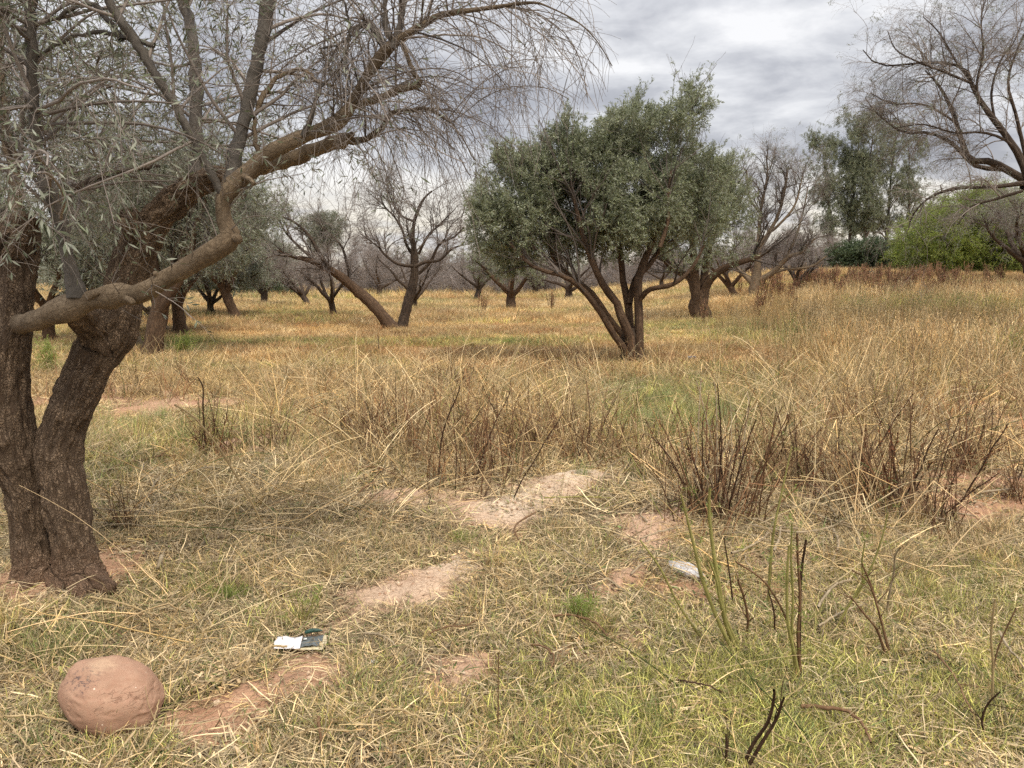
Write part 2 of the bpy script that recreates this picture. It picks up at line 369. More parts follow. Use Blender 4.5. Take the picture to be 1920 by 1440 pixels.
# ground
def ground_mat():
    m, t = newmat('red_soil_and_litter'); g = t.nodes.new('ShaderNodeNewGeometry'); pos = g.outputs['Position']
    soil = attr(t, 'soil', 'Fac'); pale = attr(t, 'pale', 'Fac'); gold = attr(t, 'gold', 'Fac')
    a = noise(t, pos, 7, 6, .62).outputs[0]; b = noise(t, pos, 46, 5, .65).outputs[0]; c = noise(t, pos, 210, 3, .6).outputs[0]
    st = noise(t, scaled(t, pos, (1, .32, 1)), 70, 4, .6, 1.5).outputs[0]
    red = mix(t, ramp(t, a, [(.3, 0.), (.7, 1.)]), (.36, .19, .11), (.50, .30, .185))
    pl = mix(t, ramp(t, b, [(.3, 0.), (.65, 1.)]), (.55, .41, .285), (.70, .57, .42))
    sc1 = mix(t, pale, red, pl)
    sc1 = mix(t, ramp(t, b, [(.28, .55), (.48, 0.)]), sc1, (.20, .12, .075))
    sc1 = mix(t, ramp(t, c, [(.58, 0.), (.74, .5)]), sc1, (.62, .5, .38))
    lit = ramp(t, st, [(.32, (.03, .022, .015)), (.48, (.085, .062, .04)), (.60, (.18, .13, .075)), (.74, (.36, .28, .16))])  # dead-grass mat, its dark tones deepened to paint shade between the blades
    lit = mix(t, ramp(t, c, [(.4, 0.), (.65, .6)]), lit, (.10, .065, .04))
    gl = ramp(t, mth(t, 'ADD', mth(t, 'MULTIPLY', b, .5), mth(t, 'MULTIPLY', a, .5)), [(.35, (.22, .12, .055)), (.5, (.40, .26, .12)), (.65, (.50, .36, .18))])
    lit = mix(t, gold, lit, gl)
    edge = ramp(t, mth(t, 'ADD', soil, mth(t, 'MULTIPLY', mth(t, 'SUBTRACT', b, .5), .9)), [(.38, 0.), (.58, 1.)])
    col = mix(t, edge, lit, sc1)
    vo = t.nodes.new('ShaderNodeTexVoronoi'); vo.feature = 'DISTANCE_TO_EDGE'; vo.inputs['Scale'].default_value = 22
    dn = t.nodes.new('ShaderNodeVectorMath'); dn.operation = 'MULTIPLY_ADD'; nn = noise(t, pos, 9, 3)
    t.links.new(nn.outputs[1], dn.inputs[0]); dn.inputs[1].default_value = (.12,) * 3; t.links.new(pos, dn.inputs[2]); t.links.new(dn.outputs[0], vo.inputs['Vector'])
    ck = ramp(t, vo.outputs['Distance'], [(0., 0.), (.05, 1.)])
    col = mix(t, mth(t, 'MULTIPLY', mth(t, 'SUBTRACT', 1., ck), mth(t, 'MULTIPLY', edge, mth(t, 'MULTIPLY', ramp(t, a, [(.42, 0.), (.6, 1.)]), .4))), col, (.15, .09, .06))
    hgt = mth(t, 'ADD', mth(t, 'MULTIPLY', ck, .25), mth(t, 'ADD', mth(t, 'MULTIPLY', b, 1.0), mth(t, 'MULTIPLY', c, .35)))
    finish(t, col, .95, hgt, .9, .012, spec=.1); return m
M['ground'] = ground_mat()

# ------------------------------------------------------------------ ground zones, authored in photograph coordinates of ground points
def blob(u, v, L):
    r = np.zeros_like(u)
    for (a, b, ru, rv, k) in L:
        r = np.maximum(r, k * np.exp(-(((u - a) / ru) ** 2 + ((v - b) / rv) ** 2)))
    return r
GREEN = [(1280, 790, 170, 60, 1.0), (1220, 760, 90, 40, .9), (330, 820, 230, 45, .75), (200, 860, 120, 60, .6), (1500, 1330, 650, 230, 1.0), (1350, 1150, 260, 70, .8), (1800, 1130, 230, 90, .7),
         (1080, 1150, 130, 60, .6), (180, 1400, 260, 90, .6), (80, 1200, 160, 60, .6), (720, 1330, 260, 110, .5), (1050, 1050, 160, 50, .55), (380, 1110, 120, 45, .65),
         (950, 640, 140, 16, .35), (345, 655, 60, 20, .6), (1450, 620, 180, 30, .45), (1700, 600, 300, 60, .35), (560, 575, 100, 20, .3), (1650, 820, 100, 30, .3), (500, 1180, 140, 50, .5),
         (830, 850, 120, 30, .35), (610, 660, 100, 15, .3)]
BARE = [(m_[0], m_[1]) for m_ in MOUNDS]
REDG = [(760, 655, 420, 22, .8), (1100, 700, 200, 30, .7), (1650, 545, 260, 26, 1.), (500, 610, 300, 25, .5), (1000, 620, 200, 22, .5), (850, 760, 260, 50, .5), (1420, 690, 160, 30, .8), (1240, 690, 100, 25, .8), (760, 650, 200, 30, .4), (1600, 900, 240, 60, .35), (600, 810, 120, 50, .6)]
def soilmask(x, y):
    x0, y0 = x, y; x = x0 + .12 * fbm(x0 * 2.6, y0 * 2.6, oct=4, s=201) * sstep(1, 3, y0); y = y0 + .13 * fbm(x0 * 2.6, y0 * 2.6, oct=4, s=205) * sstep(1, 3, y0)
    s = np.zeros_like(x); p = np.zeros_like(x)
    for (mx, my, rx, ry, a, hh, pl) in MOUNDS:
        dx, dy = x - mx, y - my; ca, sa = math.cos(a), math.sin(a)
        q = ((dx * ca + dy * sa) / rx) ** 2 + ((-dx * sa + dy * ca) / ry) ** 2
        e = np.exp(-q * .5); s = np.maximum(s, e); p = np.maximum(p, pl * np.exp(-q * .5))
    sm = np.clip(s * 1.15 + .22 * fbm(x * 2.4, y * 2.4, oct=4, s=21) * (s > .1), 0, 1)
    extra = sstep(.62, 1.0, fbm(x * .55, y * .55, oct=4, s=33) + .25) * .65 * sstep(2, 4, y)
    return np.maximum(sm, extra * (1 - .4 * sstep(12, 30, y))), p

# ------------------------------------------------------------------ ground mesh (one sheet to the horizon)
ys = np.concatenate([np.linspace(-6, 1.3, 12)[:-1], 1.3 * (11 / 1.3) ** np.linspace(0, 1, 330), 11 * (900 / 11) ** np.linspace(0, 1, 150)[1:]])
tt = np.concatenate([-np.geomspace(6, .86, 14)[:-1], np.linspace(-.84, .84, 400), np.geomspace(.86, 6, 14)[1:]])
YY, TT = np.meshgrid(ys, tt, indexing='ij'); XX = TT * (np.abs(YY) * 1.0 + np.where(YY < 4, (4 - YY) * .35, 0) + .0)
near = sstep(14, 6, YY) * sstep(-.5, 1.5, YY)
ZZ = H(XX, YY); SM, PL = soilmask(XX, YY)
ZZ = ZZ + near * (.010 * fbm(XX * 9, YY * 9, oct=3, s=51) + .005 * fbm(XX * 30, YY * 30, oct=2, s=61))
gu, gv = proj(XX, YY, ZZ)
gold = sstep(1000, 850, gv) * (.5 + .5 * sstep(900, 700, gv)); gold = np.where(YY < .5, 0, gold)
nr, nc = XX.shape; ii, jj = np.meshgrid(np.arange(nr - 1), np.arange(nc - 1), indexing='ij'); a_ = ii * nc + jj
Q = np.stack([a_, a_ + 1, a_ + nc + 1, a_ + nc], -1).reshape(-1, 4)
gm = mkmesh('ground', np.stack([XX, YY, ZZ], -1).reshape(-1, 3), quads=Q, mats=[M['ground']], attrs={'soil': SM.ravel(), 'pale': np.clip(PL, 0, 1).ravel(), 'gold': gold.ravel()})
obj('ground', gm, kind='structure')

# ------------------------------------------------------------------ instancer (geometry nodes) for uncountable cover
_src = {}
def source(key, meshes):
    c = bpy.data.collections.new('source_' + key)
    for i, me in enumerate(meshes):
        o = bpy.data.objects.new('%s_%02d' % (key, i), me); c.objects.link(o)
    ng = bpy.data.node_groups.new('scatter_' + key, 'GeometryNodeTree')
    ng.interface.new_socket('Geometry', in_out='INPUT', socket_type='NodeSocketGeometry'); ng.interface.new_socket('Geometry', in_out='OUTPUT', socket_type='NodeSocketGeometry')
    gi = ng.nodes.new('NodeGroupInput'); go = ng.nodes.new('NodeGroupOutput'); ip = ng.nodes.new('GeometryNodeInstanceOnPoints')
    ci = ng.nodes.new('GeometryNodeCollectionInfo'); ci.inputs[0].default_value = c; ci.inputs['Separate Children'].default_value = True; ci.inputs['Reset Children'].default_value = True
    def na(nm, ty):
        n = ng.nodes.new('GeometryNodeInputNamedAttribute'); n.data_type = ty; n.inputs[0].default_value = nm; return n.outputs['Attribute']
    er = ng.nodes.new('FunctionNodeEulerToRotation'); l = ng.links
    l.new(gi.outputs[0], ip.inputs['Points']); l.new(ci.outputs[0], ip.inputs['Instance']); ip.inputs['Pick Instance'].default_value = True
    l.new(na('idx', 'INT'), ip.inputs['Instance Index']); l.new(na('rot', 'FLOAT_VECTOR'), er.inputs[0]); l.new(er.outputs[0], ip.inputs['Rotation'])
    l.new(na('scl', 'FLOAT_VECTOR'), ip.inputs['Scale']); l.new(ip.outputs[0], go.inputs[0])
    _src[key] = (ng, len(meshes))
def scatter(name, key, pos, rot, scl, parent=None, tint=None, gtint=None, gfrac=None, **props):
    ng, k = _src[key]; n = len(pos); me = bpy.data.meshes.new(name)
    me.vertices.add(n); me.vertices.foreach_set('co', np.asarray(pos, np.float32).ravel())
    at = me.attributes.new('idx', 'INT', 'POINT'); at.data.foreach_set('value', rng.integers(0, k, n).astype(np.int32))
    for nm, a in (('rot', rot), ('scl', scl)):
        at = me.attributes.new(nm, 'FLOAT_VECTOR', 'POINT'); at.data.foreach_set('vector', np.asarray(a, np.float32).ravel())
    for nm, a in (('tint', tint), ('gtint', gtint)):
        if a is not None:
            c = np.concatenate([a, np.ones((n, 1))], 1).astype(np.float32); at = me.attributes.new(nm, 'FLOAT_COLOR', 'POINT'); at.data.foreach_set('color', c.ravel())
    if gfrac is not None: at = me.attributes.new('gfrac', 'FLOAT', 'POINT'); at.data.foreach_set('value', np.asarray(gfrac, np.float32))
    o = obj(name, me, parent, **props); md = o.modifiers.new('scatter', 'NODES'); md.node_group = ng; return o
def heading(D):
    """euler xyz that turns local +X to direction D, keeping gravity plane"""
    az = np.arctan2(D[:, 1], D[:, 0]); el = np.arctan2(D[:, 2], np.hypot(D[:, 0], D[:, 1]))
    return np.stack([0 * az, -el, az], -1)

# leaf sprays (local +X outward)
def leaf_on(C, R, per, ll, lw, spread=(25, 60), t=(.15, 1.), droop=0.0):
    n = len(C) * per; idx = np.repeat(np.arange(len(C)), per); t_ = rng.uniform(t[0], t[1], n)
    X, _, T = interp(C, R, idx, t_); b = unit(rng.normal(0, 1, (n, 3))); b = unit(b - (b * T).sum(1, keepdims=True) * T)
    a = np.radians(rng.uniform(*spread, n))[:, None]; D = unit(T * np.cos(a) + b * np.sin(a))
    L = rng.uniform(.65, 1.15, n) * ll; K = np.zeros((n, 3, 3)); K[:, 0] = X; D2 = D.copy(); D2[:, 2] -= droop
    K[:, 1] = X + D * L[:, None] * .5; K[:, 2] = K[:, 1] + unit(D2) * L[:, None] * .5
    W = np.array([[.35, 1., .12]]) * lw * rng.uniform(.8, 1.2, (n, 1)); return ribbons(K, W, side=np.cross(D, unit(rng.normal(0, 1, (n, 3)))) + 1e-4)
def spray(nm, leafmat, twigmat, L=.24, nsub=5, sub=.12, per=7, ll=.05, lw=.011, droop=.1, tw=.0016, spread=(25, 60)):
    C = sim(np.zeros((1, 3)), np.array([[1., 0, .1]]), np.array([L]), 7, droop=droop, wig=.1); R = np.linspace(tw, tw * .5, 7)[None]
    C2, R2 = grow(C, R, nsub, (sub * .6, sub * 1.2), t=(.15, .95), ang=(25, 60), droop=droop, p=5, rmin=tw * .5)
    A = Acc(); A.add(*tubes(C, R, 3), 0); A.add(*tubes(C2, R2, 3), 0)
    if per: A.add(*leaf_on(C, R, per * 2, ll, lw, spread), 1); A.add(*leaf_on(C2, R2, per, ll, lw, spread), 1)
    return A.mesh(nm, [twigmat, leafmat])
source('olive', [spray('olive_spray', M['leaf'], M['twig'], per=7) for _ in range(6)])
source('grey', [spray('grey_spray', M['leaf_grey'], M['twig'], L=.3, nsub=5, sub=.16, per=5, ll=.06, droop=.15) for _ in range(6)])
source('fresh', [spray('fresh_spray', M['leaf_green'], M['twig'], L=.35, nsub=7, sub=.2, per=8, ll=.07, lw=.012, droop=.2, spread=(10, 35)) for _ in range(4)])
source('dark', [spray('dark_spray', M['leaf_dark'], M['twig_dark'], L=.4, nsub=6, sub=.25, per=7, ll=.09, lw=.035) for _ in range(4)])
source('gum', [spray('gum_spray', M['leaf_euc'], M['twig'], L=.6, nsub=6, sub=.35, per=7, ll=.14, lw=.03, droop=.5) for _ in range(4)])
source('far', [spray('far_spray', M['leaf_grey'], M['twig_far'], L=.6, nsub=9, sub=.4, per=8, ll=.10, lw=.03, droop=.2, tw=.006) for _ in range(4)])

# ================================================================== FOREGROUND OLIVE
D0 = 3.55
base = G(115, 1085)
tA = [(78, 1120, 130, 3.62), (74, 1075, 96, 3.66), (66, 1030, 74, 3.68), (58, 983, 64, 3.68), (44, 906, 70, 3.68), (25, 854, 82, 3.68), (12, 780, 78, 3.68), (12, 700, 70, 3.68), (20, 640, 66, 3.68), (28, 590, 58, 3.7), (31, 530, 54, 3.7), (33, 470, 60, 3.7), (34, 435, 66, 3.7), (30, 408, 40, 3.7)]
tB = [(150, 1125, 140, 3.58), (146, 1075, 92, 3.62), (140, 1040, 74, 3.64), (132, 983, 74, 3.66), (117, 906, 74, 3.68), (110, 854, 76, 3.7), (120, 803, 76, 3.72), (140, 751, 77, 3.74), (162, 700, 76, 3.76), (184, 660, 82, 3.78), (208, 622, 84, 3.8), (224, 585, 68, 3.82), (234, 540, 62, 3.84), (250, 490, 66, 3.86), (268, 450, 66, 3.86), (295, 410, 54, 3.86), (327, 377, 52, 3.84), (362, 350, 44, 3.8), (398, 336, 34, 3.74), (430, 330, 28, 3.7)]
tF = [(195, 650, 60, 3.76), (165, 612, 50, 3.66), (148, 590, 46, 3.55), (135, 580, 40, 3.45)]
tS = [(262, 450, 40, 3.82), (247, 422, 30, 3.76), (244, 396, 24, 3.74)]
tK = [(32, 470, 54, 3.68), (48, 430, 36, 3.64), (60, 408, 20, 3.6)]
tK2 = [(32, 470, 54, 3.72), (12, 440, 40, 3.7), (2, 415, 24, 3.7)]
roots = [[(150, 1070, 56, 3.64), (172, 1084, 46, 3.56), (192, 1094, 30, 3.5), (215, 1104, 18, 3.44)], [(140, 1075, 54, 3.62), (152, 1100, 44, 3.5), (165, 1118, 26, 3.42)], [(80, 1075, 50, 3.62), (62, 1096, 40, 3.52), (48, 1114, 24, 3.45)], [(110, 1080, 50, 3.6), (110, 1104, 36, 3.48), (112, 1120, 20, 3.42)], [(60, 1075, 40, 3.7), (35, 1086, 30, 3.68), (10, 1096, 16, 3.66)]]
segs = [limb(x, max(10, len(x) * 5)) for x in (tA, tB, tF, tS, tK, tK2, *roots)]
Vs, Qs, n_ = [], [], 0
for (C, R) in segs:
    V, Q, A_, r_ = tubes(C, R, 20); p_ = C.shape[1]
    V = np.concatenate([V, C[0, :1], C[0, -1:]]); k = np.arange(20); cap = np.stack([np.full(20, len(V) - 2), (k + 1) % 20, k, k], -1); cap2 = np.stack([np.full(20, len(V) - 1), (p_ - 1) * 20 + k, (p_ - 1) * 20 + (k + 1) % 20, (p_ - 1) * 20 + (k + 1) % 20], -1)
    Vs.append(V); Qs.append((Q + n_, cap[:, :3] + n_, cap2[:, :3] + n_)); n_ += len(V)
tmp = mkmesh('tmp', np.concatenate(Vs), quads=np.concatenate([q[0] for q in Qs]), tris=np.concatenate([np.concatenate([q[1], q[2]]) for q in Qs]))
to = bpy.data.objects.new('tmp', tmp); COL.objects.link(to)
md = to.modifiers.new('r', 'REMESH'); md.mode = 'VOXEL'; md.voxel_size = .0075
sm = to.modifiers.new('s', 'SMOOTH'); sm.factor = .6; sm.iterations = 6
dg = bpy.context.evaluated_depsgraph_get(); tme = bpy.data.meshes.new_from_object(to.evaluated_get(dg)); bpy.data.objects.remove(to)
nv = len(tme.vertices); V = np.zeros(nv * 3, np.float32); tme.vertices.foreach_get('co', V); V = V.reshape(-1, 3).astype(float)
Nm = np.zeros(nv * 3, np.float32); tme.vertices.foreach_get('normal', Nm); Nm = Nm.reshape(-1, 3)
cl, cr_, cs, ct_ = [], [], [], []
for i, (C, R) in enumerate(segs):
    c = C[0]; cl.append(c); cr_.append(R[0]); s = np.concatenate([[0], np.cumsum(np.linalg.norm(np.diff(c, axis=0), axis=1))]); cs.append(s + i * 3.1); ct_.append(unit(np.gradient(c, axis=0)))
cl, cr_, cs, ct_ = map(np.concatenate, (cl, cr_, cs, ct_))
idx = np.zeros(nv, int)
for i0 in range(0, nv, 8000):
    d = np.linalg.norm(V[i0:i0 + 8000, None] - cl[None], axis=2) / cr_[None]; idx[i0:i0 + 8000] = d.argmin(1)
rel = V - cl[idx]; T = ct_[idx]; al = (rel * T).sum(1); rad = rel - al[:, None] * T
ref = np.array([[1., .2, 0]]); e1 = unit(ref - (ref * T).sum(1, keepdims=True) * T); e2 = np.cross(T, e1)
rd = unit(rad); bx, by, bs = (rd * e1).sum(1) * cr_[idx].clip(.05), (rd * e2).sum(1) * cr_[idx].clip(.05), cs[idx] + al
disp = .011 * fbm(bx * 22, by * 22, bs * 7, oct=3, s=71) + .009 * (1 - 2 * np.abs(fbm(bx * 30, by * 30, bs * 9, oct=2, s=75))) + .003 * fbm(bx * 90, by * 90, bs * 45, oct=2, s=77)
V2 = V + Nm * disp[:, None]
tme.vertices.foreach_set('co', V2.astype(np.float32).ravel())
at = tme.attributes.new('bark', 'FLOAT_VECTOR', 'POINT'); at.data.foreach_set('vector', np.stack([bx, by, bs], -1).astype(np.float32).ravel())
tme.materials.clear(); tme.materials.append(M['bark_main']); tme.polygons.foreach_set('use_smooth', np.ones(len(tme.polygons), bool)); tme.update()
T1 = thing('olive_tree', 'large twin-trunked olive with rough brown bark at the left edge, arching over the clearing', 'tree', base)
obj('trunk', tme, T1)
LC = [(28, 612, 40, 3.72), (50, 605, 36, 3.6), (75, 598, 36, 3.5), (100, 588, 39, 3.45), (133, 577, 44, 3.42), (165, 565, 40, 3.42), (200, 558, 43, 3.42), (228, 551, 36, 3.41), (250, 554, 33, 3.4), (275, 545, 36, 3.38), (300, 530, 32, 3.36), (350, 502, 34, 3.32), (393, 475, 33, 3.28), (424, 454, 37, 3.26), (431, 438, 36, 3.26), (421, 415, 28, 3.26), (418, 383, 28, 3.26), (428, 357, 35, 3.26), (467, 320, 28, 3.28), (500, 290, 27, 3.3), (567, 257, 25, 3.34), (617, 237, 24, 3.36), (642, 220, 24, 3.36), (666, 184, 20, 3.36), (691, 138, 20, 3.34), (723, 96, 19, 3.32), (748, 74, 15, 3.3), (794, 46, 12, 3.28), (829, 28, 10, 3.26), (925, 14, 7, 3.2), (996, 5, 5, 3.15), (1031, 14, 3, 3.12), (1084, 42, 2.4, 3.1), (1120, 78, 2, 3.08), (1148, 124, 1.5, 3.08)]
LD2 = [(425, 331, 28, 3.72), (500, 312, 26, 3.66), (571, 290, 25, 3.6), (642, 262, 23, 3.56), (677, 263, 11, 3.54), (712, 244, 10, 3.52), (730, 216, 8, 3.5), (766, 205, 6, 3.48), (801, 205, 5, 3.46), (850, 235, 3, 3.44), (890, 300, 2, 3.42)]
LE = [(428, 350, 20, 3.28), (440, 293, 25, 3.3), (457, 233, 25, 3.34), (473, 160, 24, 3.36), (490, 83, 24, 3.38), (503, 0, 25, 3.38), (512, -90, 20, 3.4), (500, -220, 15, 3.4)]
LF = [(415, 362, 14, 3.24), (370, 277, 14, 3.2), (327, 197, 15, 3.16), (290, 137, 16, 3.12), (260, 90, 17, 3.1), (227, 40, 17, 3.06), (205, 0, 16, 3.04), (170, -90, 13, 3.0)]
LG = [(368, 335, 26, 3.84), (369, 290, 22, 3.86), (368, 217, 20, 3.9), (366, 150, 20, 3.92), (362, 83, 19, 3.94), (353, 33, 18, 3.95), (342, -5, 18, 3.96), (330, -90, 14, 4.0)]
LH = [(145, 560, 34, 3.4), (138, 530, 26, 3.4), (128, 490, 22, 3.38), (117, 433, 22, 3.36), (100, 377, 24, 3.32), (80, 320, 20, 3.28), (66, 240, 18, 3.24), (62, 150, 18, 3.2), (59, 33, 18, 3.16), (58, -60, 15, 3.1)]
LI = [(34, 425, 30, 3.72), (28, 340, 22, 3.8), (20, 280, 20, 3.86), (5, 200, 16, 3.9), (0, 100, 13, 3.95), (15, -20, 11, 4.0)]
LJ = [(100, 400, 14, 3.4), (135, 358, 14, 3.5), (180, 335, 12, 3.6), (235, 320, 9, 3.7), (300, 312, 6, 3.8)]
LK = [(484, 300, 9, 3.32), (477, 235, 9, 3.36), (490, 187, 10, 3.38), (520, 147, 9, 3.4), (567, 131, 8, 3.42), (599, 157, 6, 3.42), (624, 163, 5, 3.42), (648, 195, 3, 3.4)]
LL = [(568, 255, 9, 3.3), (590, 193, 8, 3.26), (606, 163, 6, 3.24), (640, 120, 4, 3.2), (655, 60, 4, 3.16), (640, -20, 4, 3.1)]
LM = [(672, 200, 13, 3.36), (698, 188, 13, 3.34), (748, 170, 12, 3.3), (786, 158, 11, 3.28), (778, 140, 8, 3.28), (768, 112, 7, 3.28), (752, 80, 6, 3.28)]
LN = [(725, 92, 12, 3.32), (705, 60, 12, 3.32), (690, 40, 10, 3.3), (668, 58, 6, 3.28), (640, 80, 5, 3.24), (600, 92, 4, 3.2)]
LO = [(742, 80, 13, 3.34), (752, 40, 12, 3.36), (757, -10, 11, 3.38), (770, -110, 8, 3.4)]
LP = [(228, 75, 12, 3.1), (190, 20, 10, 3.1), (155, 8, 9, 3.12), (100, 35, 7, 3.14), (60, 48, 5, 3.2)]
LQ = [(290, 85, 9, 3.12), (215, 65, 8, 3.12), (150, 65, 7, 3.14), (95, 90, 6, 3.18), (40, 120, 4, 3.2)]
LR_ = [(735, 90, 10, 3.3), (722, 30, 9, 3.3), (728, -40, 8, 3.3)]
limbs_ = [(LC, 'bark_limb', 150, 16), (LD2, 'bark_limb', 50, 12), (LE, 'bark_grey', 40, 12), (LF, 'bark_grey', 40, 10), (LG, 'bark_grey', 40, 12), (LH, 'bark_grey', 44, 12), (LI, 'bark_limb', 30, 10), (LJ, 'bark_dark', 24, 8), (LK, 'bark_limb', 34, 8), (LL, 'bark_grey', 24, 8), (LM, 'bark_limb', 26, 9), (LN, 'bark_grey', 24, 8), (LO, 'bark_grey', 20, 8), (LP, 'bark_grey', 26, 8), (LQ, 'bark_grey', 24, 8), (LR_, 'bark_grey', 16, 7)]
PCs = []
for px, mt, n, s in limbs_:
    C, R = limb(px, n); C[:, 1:-1] += rng.normal(0, .0035, C[:, 1:-1].shape) * (n < 60) ; R = R * (1 + .16 * np.maximum(0, fbm(np.arange(n) * (.18 if n > 60 else .4), np.full(n, float(n)), oct=2, s=7))[None]) * (1 + .06 * rng.normal(0, 1, R.shape)); R = (R + np.roll(R, 1, 1) + np.roll(R, -1, 1)) / 3; R[:, -1] = R[:, -2] * .8; R[:, 0] = R[:, 1] * (.5 if px is LC else 1)
    if px is LC: C = np.concatenate([C[:, :1] - unit(C[:, 1:2] - C[:, :1]) * .003, C], 1); R = np.concatenate([R[:, :1] * .02, R], 1)
    A = Acc(); A.add(*tubes(C, R, s, lump=.15), 0)
    obj('limb', A.mesh('limb', [M[mt]]), T1)
    k = 40; PCs.append((spline(np.concatenate([C[0], R[0][:, None]], 1)[(1 if px is LC else 0):], k)))
PCs = np.array(PCs)
def sel(ix, lo=0, hi=40): return PCs[ix][:, lo:hi, :3], PCs[ix][:, lo:hi, 3]
tw = Acc(); lv = Acc()
# right side: long bare drooping shoots
pr, prr = sel([0], 22, 40); pd, pdr = sel([1], 18, 40); pm, pmr = sel([10, 8, 11, 9])
def inview(C):
    u, v = proj(C[..., 0], C[..., 1], C[..., 2]); vm = np.interp(u, [-50, 450, 620, 760, 880, 1000, 1080, 1120, 1165], [600, 520, 440, 420, 395, 335, 255, 225, 120]); return ((v < vm) & (u < 1165)).all(1)
def drape(PC, PR, n, L, leafy=0, lim=False, dr=.16, sub=6, upb=.3, yb=None, subL=(.06, .22), ang=(40, 90)):
    C, R = grow(PC, PR, n, L, t=(.05, 1), ang=ang, upb=upb, droop=dr, wig=.085, p=13, rfac=.3, rmax=.0034, rmin=.0014, tip=.35)
    if lim: k_ = inview(C); C, R = C[k_], R[k_]; n = len(C)
    C2, R2 = grow(C, R, n * sub, subL, t=(.1, 1), ang=(25, 60), upb=0, droop=dr * .8, wig=.15, p=6, rfac=.6, rmax=.002, rmin=.0009, tip=.6)
    if lim: k_ = inview(C2); C2, R2 = C2[k_], R2[k_]
    tw.add(*tubes(C, R, 4)); tw.add(*tubes(C2, R2, 3))
    if leafy: lv.add(*leaf_on(C2, R2, leafy, .04, .008, (20, 50), t=(.3, 1)))
    return C, R
# medium arching side branches on the right, from which the shoots hang
arch = []
for (C, R, n, L) in ((pr, prr, 26, (.35, .8)), (pd, pdr, 12, (.3, .6)), (pm, pmr, 20, (.3, .7))):
    C1, R1 = grow(C, R, n, L, t=(0, 1), ang=(35, 85), upb=.35, droop=.22, wig=.07, p=12, rfac=.4, rmax=.0052, rmin=.0026, tip=.35, flat=.2)
    C1[:, :, 0] += np.linspace(0, 1, 12)[None, :] ** 1.3 * rng.uniform(.0, .14, (n, 1))
    k_ = inview(C1); C1, R1 = C1[k_], R1[k_]
    tw.add(*tubes(C1, R1, 5)); arch.append((C1, R1))
ac, ar = np.concatenate([a[0] for a in arch]), np.concatenate([a[1] for a in arch])
drape(ac, ar, 360, (.2, .55), lim=True, sub=6, dr=.24, upb=.05, ang=(20, 75))
drape(pr, prr, 80, (.3, .65), lim=True, sub=6, dr=.26, upb=.25)
drape(pd, pdr, 36, (.3, .7), lim=True, sub=6, dr=.26, upb=.1)
# left and centre: dense grey-green crown
lf, lfr = sel([2, 3, 4, 5, 6, 7, 8, 9, 11, 12, 13, 14, 15], 2, 40)
b1, b1r = grow(lf, lfr, 95, (.35, .85), t=(.12, 1), ang=(35, 85), upb=.15, droop=.05, wig=.08, p=10, rfac=.4, rmax=.009, rmin=.003, tip=.35)
b1b, b1br = grow(lf[[3, 4, 5]], lfr[[3, 4, 5]], 26, (.6, 1.1), t=(.3, 1), ang=(45, 85), upb=0, droop=.08, wig=.07, p=10, rfac=.4, rmax=.009, rmin=.003, tip=.35)
b1 = np.concatenate([b1, b1b]); b1r = np.concatenate([b1r, b1br])
tw.add(*tubes(b1, b1r, 5))
C, R = drape(b1, b1r, 1050, (.2, .5), leafy=1, sub=4, dr=.12, upb=.05, ang=(20, 70), subL=(.06, .2))
kl = C[:, 0, 0] < P(455, 0, 3.3)[0] * C[:, 0, 1] / 3.3; lv.add(*leaf_on(C[kl], R[kl], 9, .038, .0075, (20, 55), t=(.25, 1)))
# canopy hanging lower left, behind the fork
hb = np.array([[P(u, v, d)] for (u, v, d) in [(20, 300, 4.2), (100, 260, 4.5), (180, 300, 4.4), (240, 260, 4.6), (310, 300, 4.5), (60, 180, 4.3), (200, 180, 4.6), (330, 180, 4.6)]])[:, 0]
C0 = sim(hb, rng.normal(0, 1, (8, 3)) + [0, 0, .3], np.full(8, .8), 10, wig=.1); R0 = np.full((8, 10), .007)
tw.add(*tubes(C0, R0, 5))
b2, b2r = grow(C0, R0, 60, (.3, .6), t=(0, 1), ang=(30, 90), upb=0, droop=.1, p=8, rfac=.6, rmin=.003); tw.add(*tubes(b2, b2r, 4))
C, R = drape(b2, b2r, 420, (.2, .55), leafy=3, sub=4, dr=.16, upb=0, ang=(20, 80))
lv.add(*leaf_on(C, R, 8, .046, .009, (20, 55), t=(.2, 1)))
# tiny shoots standing on lower limb and trunk forks
lo, lor = sel([0], 6, 22); drape(lo, lor, 16, (.15, .4), leafy=2, sub=3, dr=.05, upb=.5)
for kx in ([(432, 446, 24, 3.26), (441, 447, 20, 3.24), (447, 449, 17, 3.22)], [(300, 532, 16, 3.36), (296, 519, 12, 3.34), (290, 511, 9, 3.32)], [(150, 570, 22, 3.42), (172, 556, 16, 3.38), (182, 548, 12, 3.36)], [(455, 330, 14, 3.26), (470, 338, 11, 3.2), (476, 345, 9, 3.18)], [(640, 268, 20, 3.56), (652, 258, 16, 3.5), (660, 252, 13, 3.46)], [(255, 440, 24, 3.8), (236, 424, 18, 3.72), (228, 414, 14, 3.68)], [(230, 550, 20, 3.41), (243, 562, 14, 3.36), (250, 567, 10, 3.33)]):
    C, R = limb(kx, 8); C = np.concatenate([C, C[:, -1:] + .0015 * unit(C[:, -1:] - C[:, -2:-1])], 1); R = np.concatenate([R, R[:, -1:] * .05], 1); A = Acc(); A.add(*tubes(C, R, 9, lump=.3), 0); obj('knot', A.mesh('knot', [M['bark_limb']]), T1)
obj('crown', tw.mesh('crown', [M['twig']]), T1, kind='stuff')
obj('foliage', lv.mesh('foliage', [M['leaf_grey']]), T1, kind='stuff')
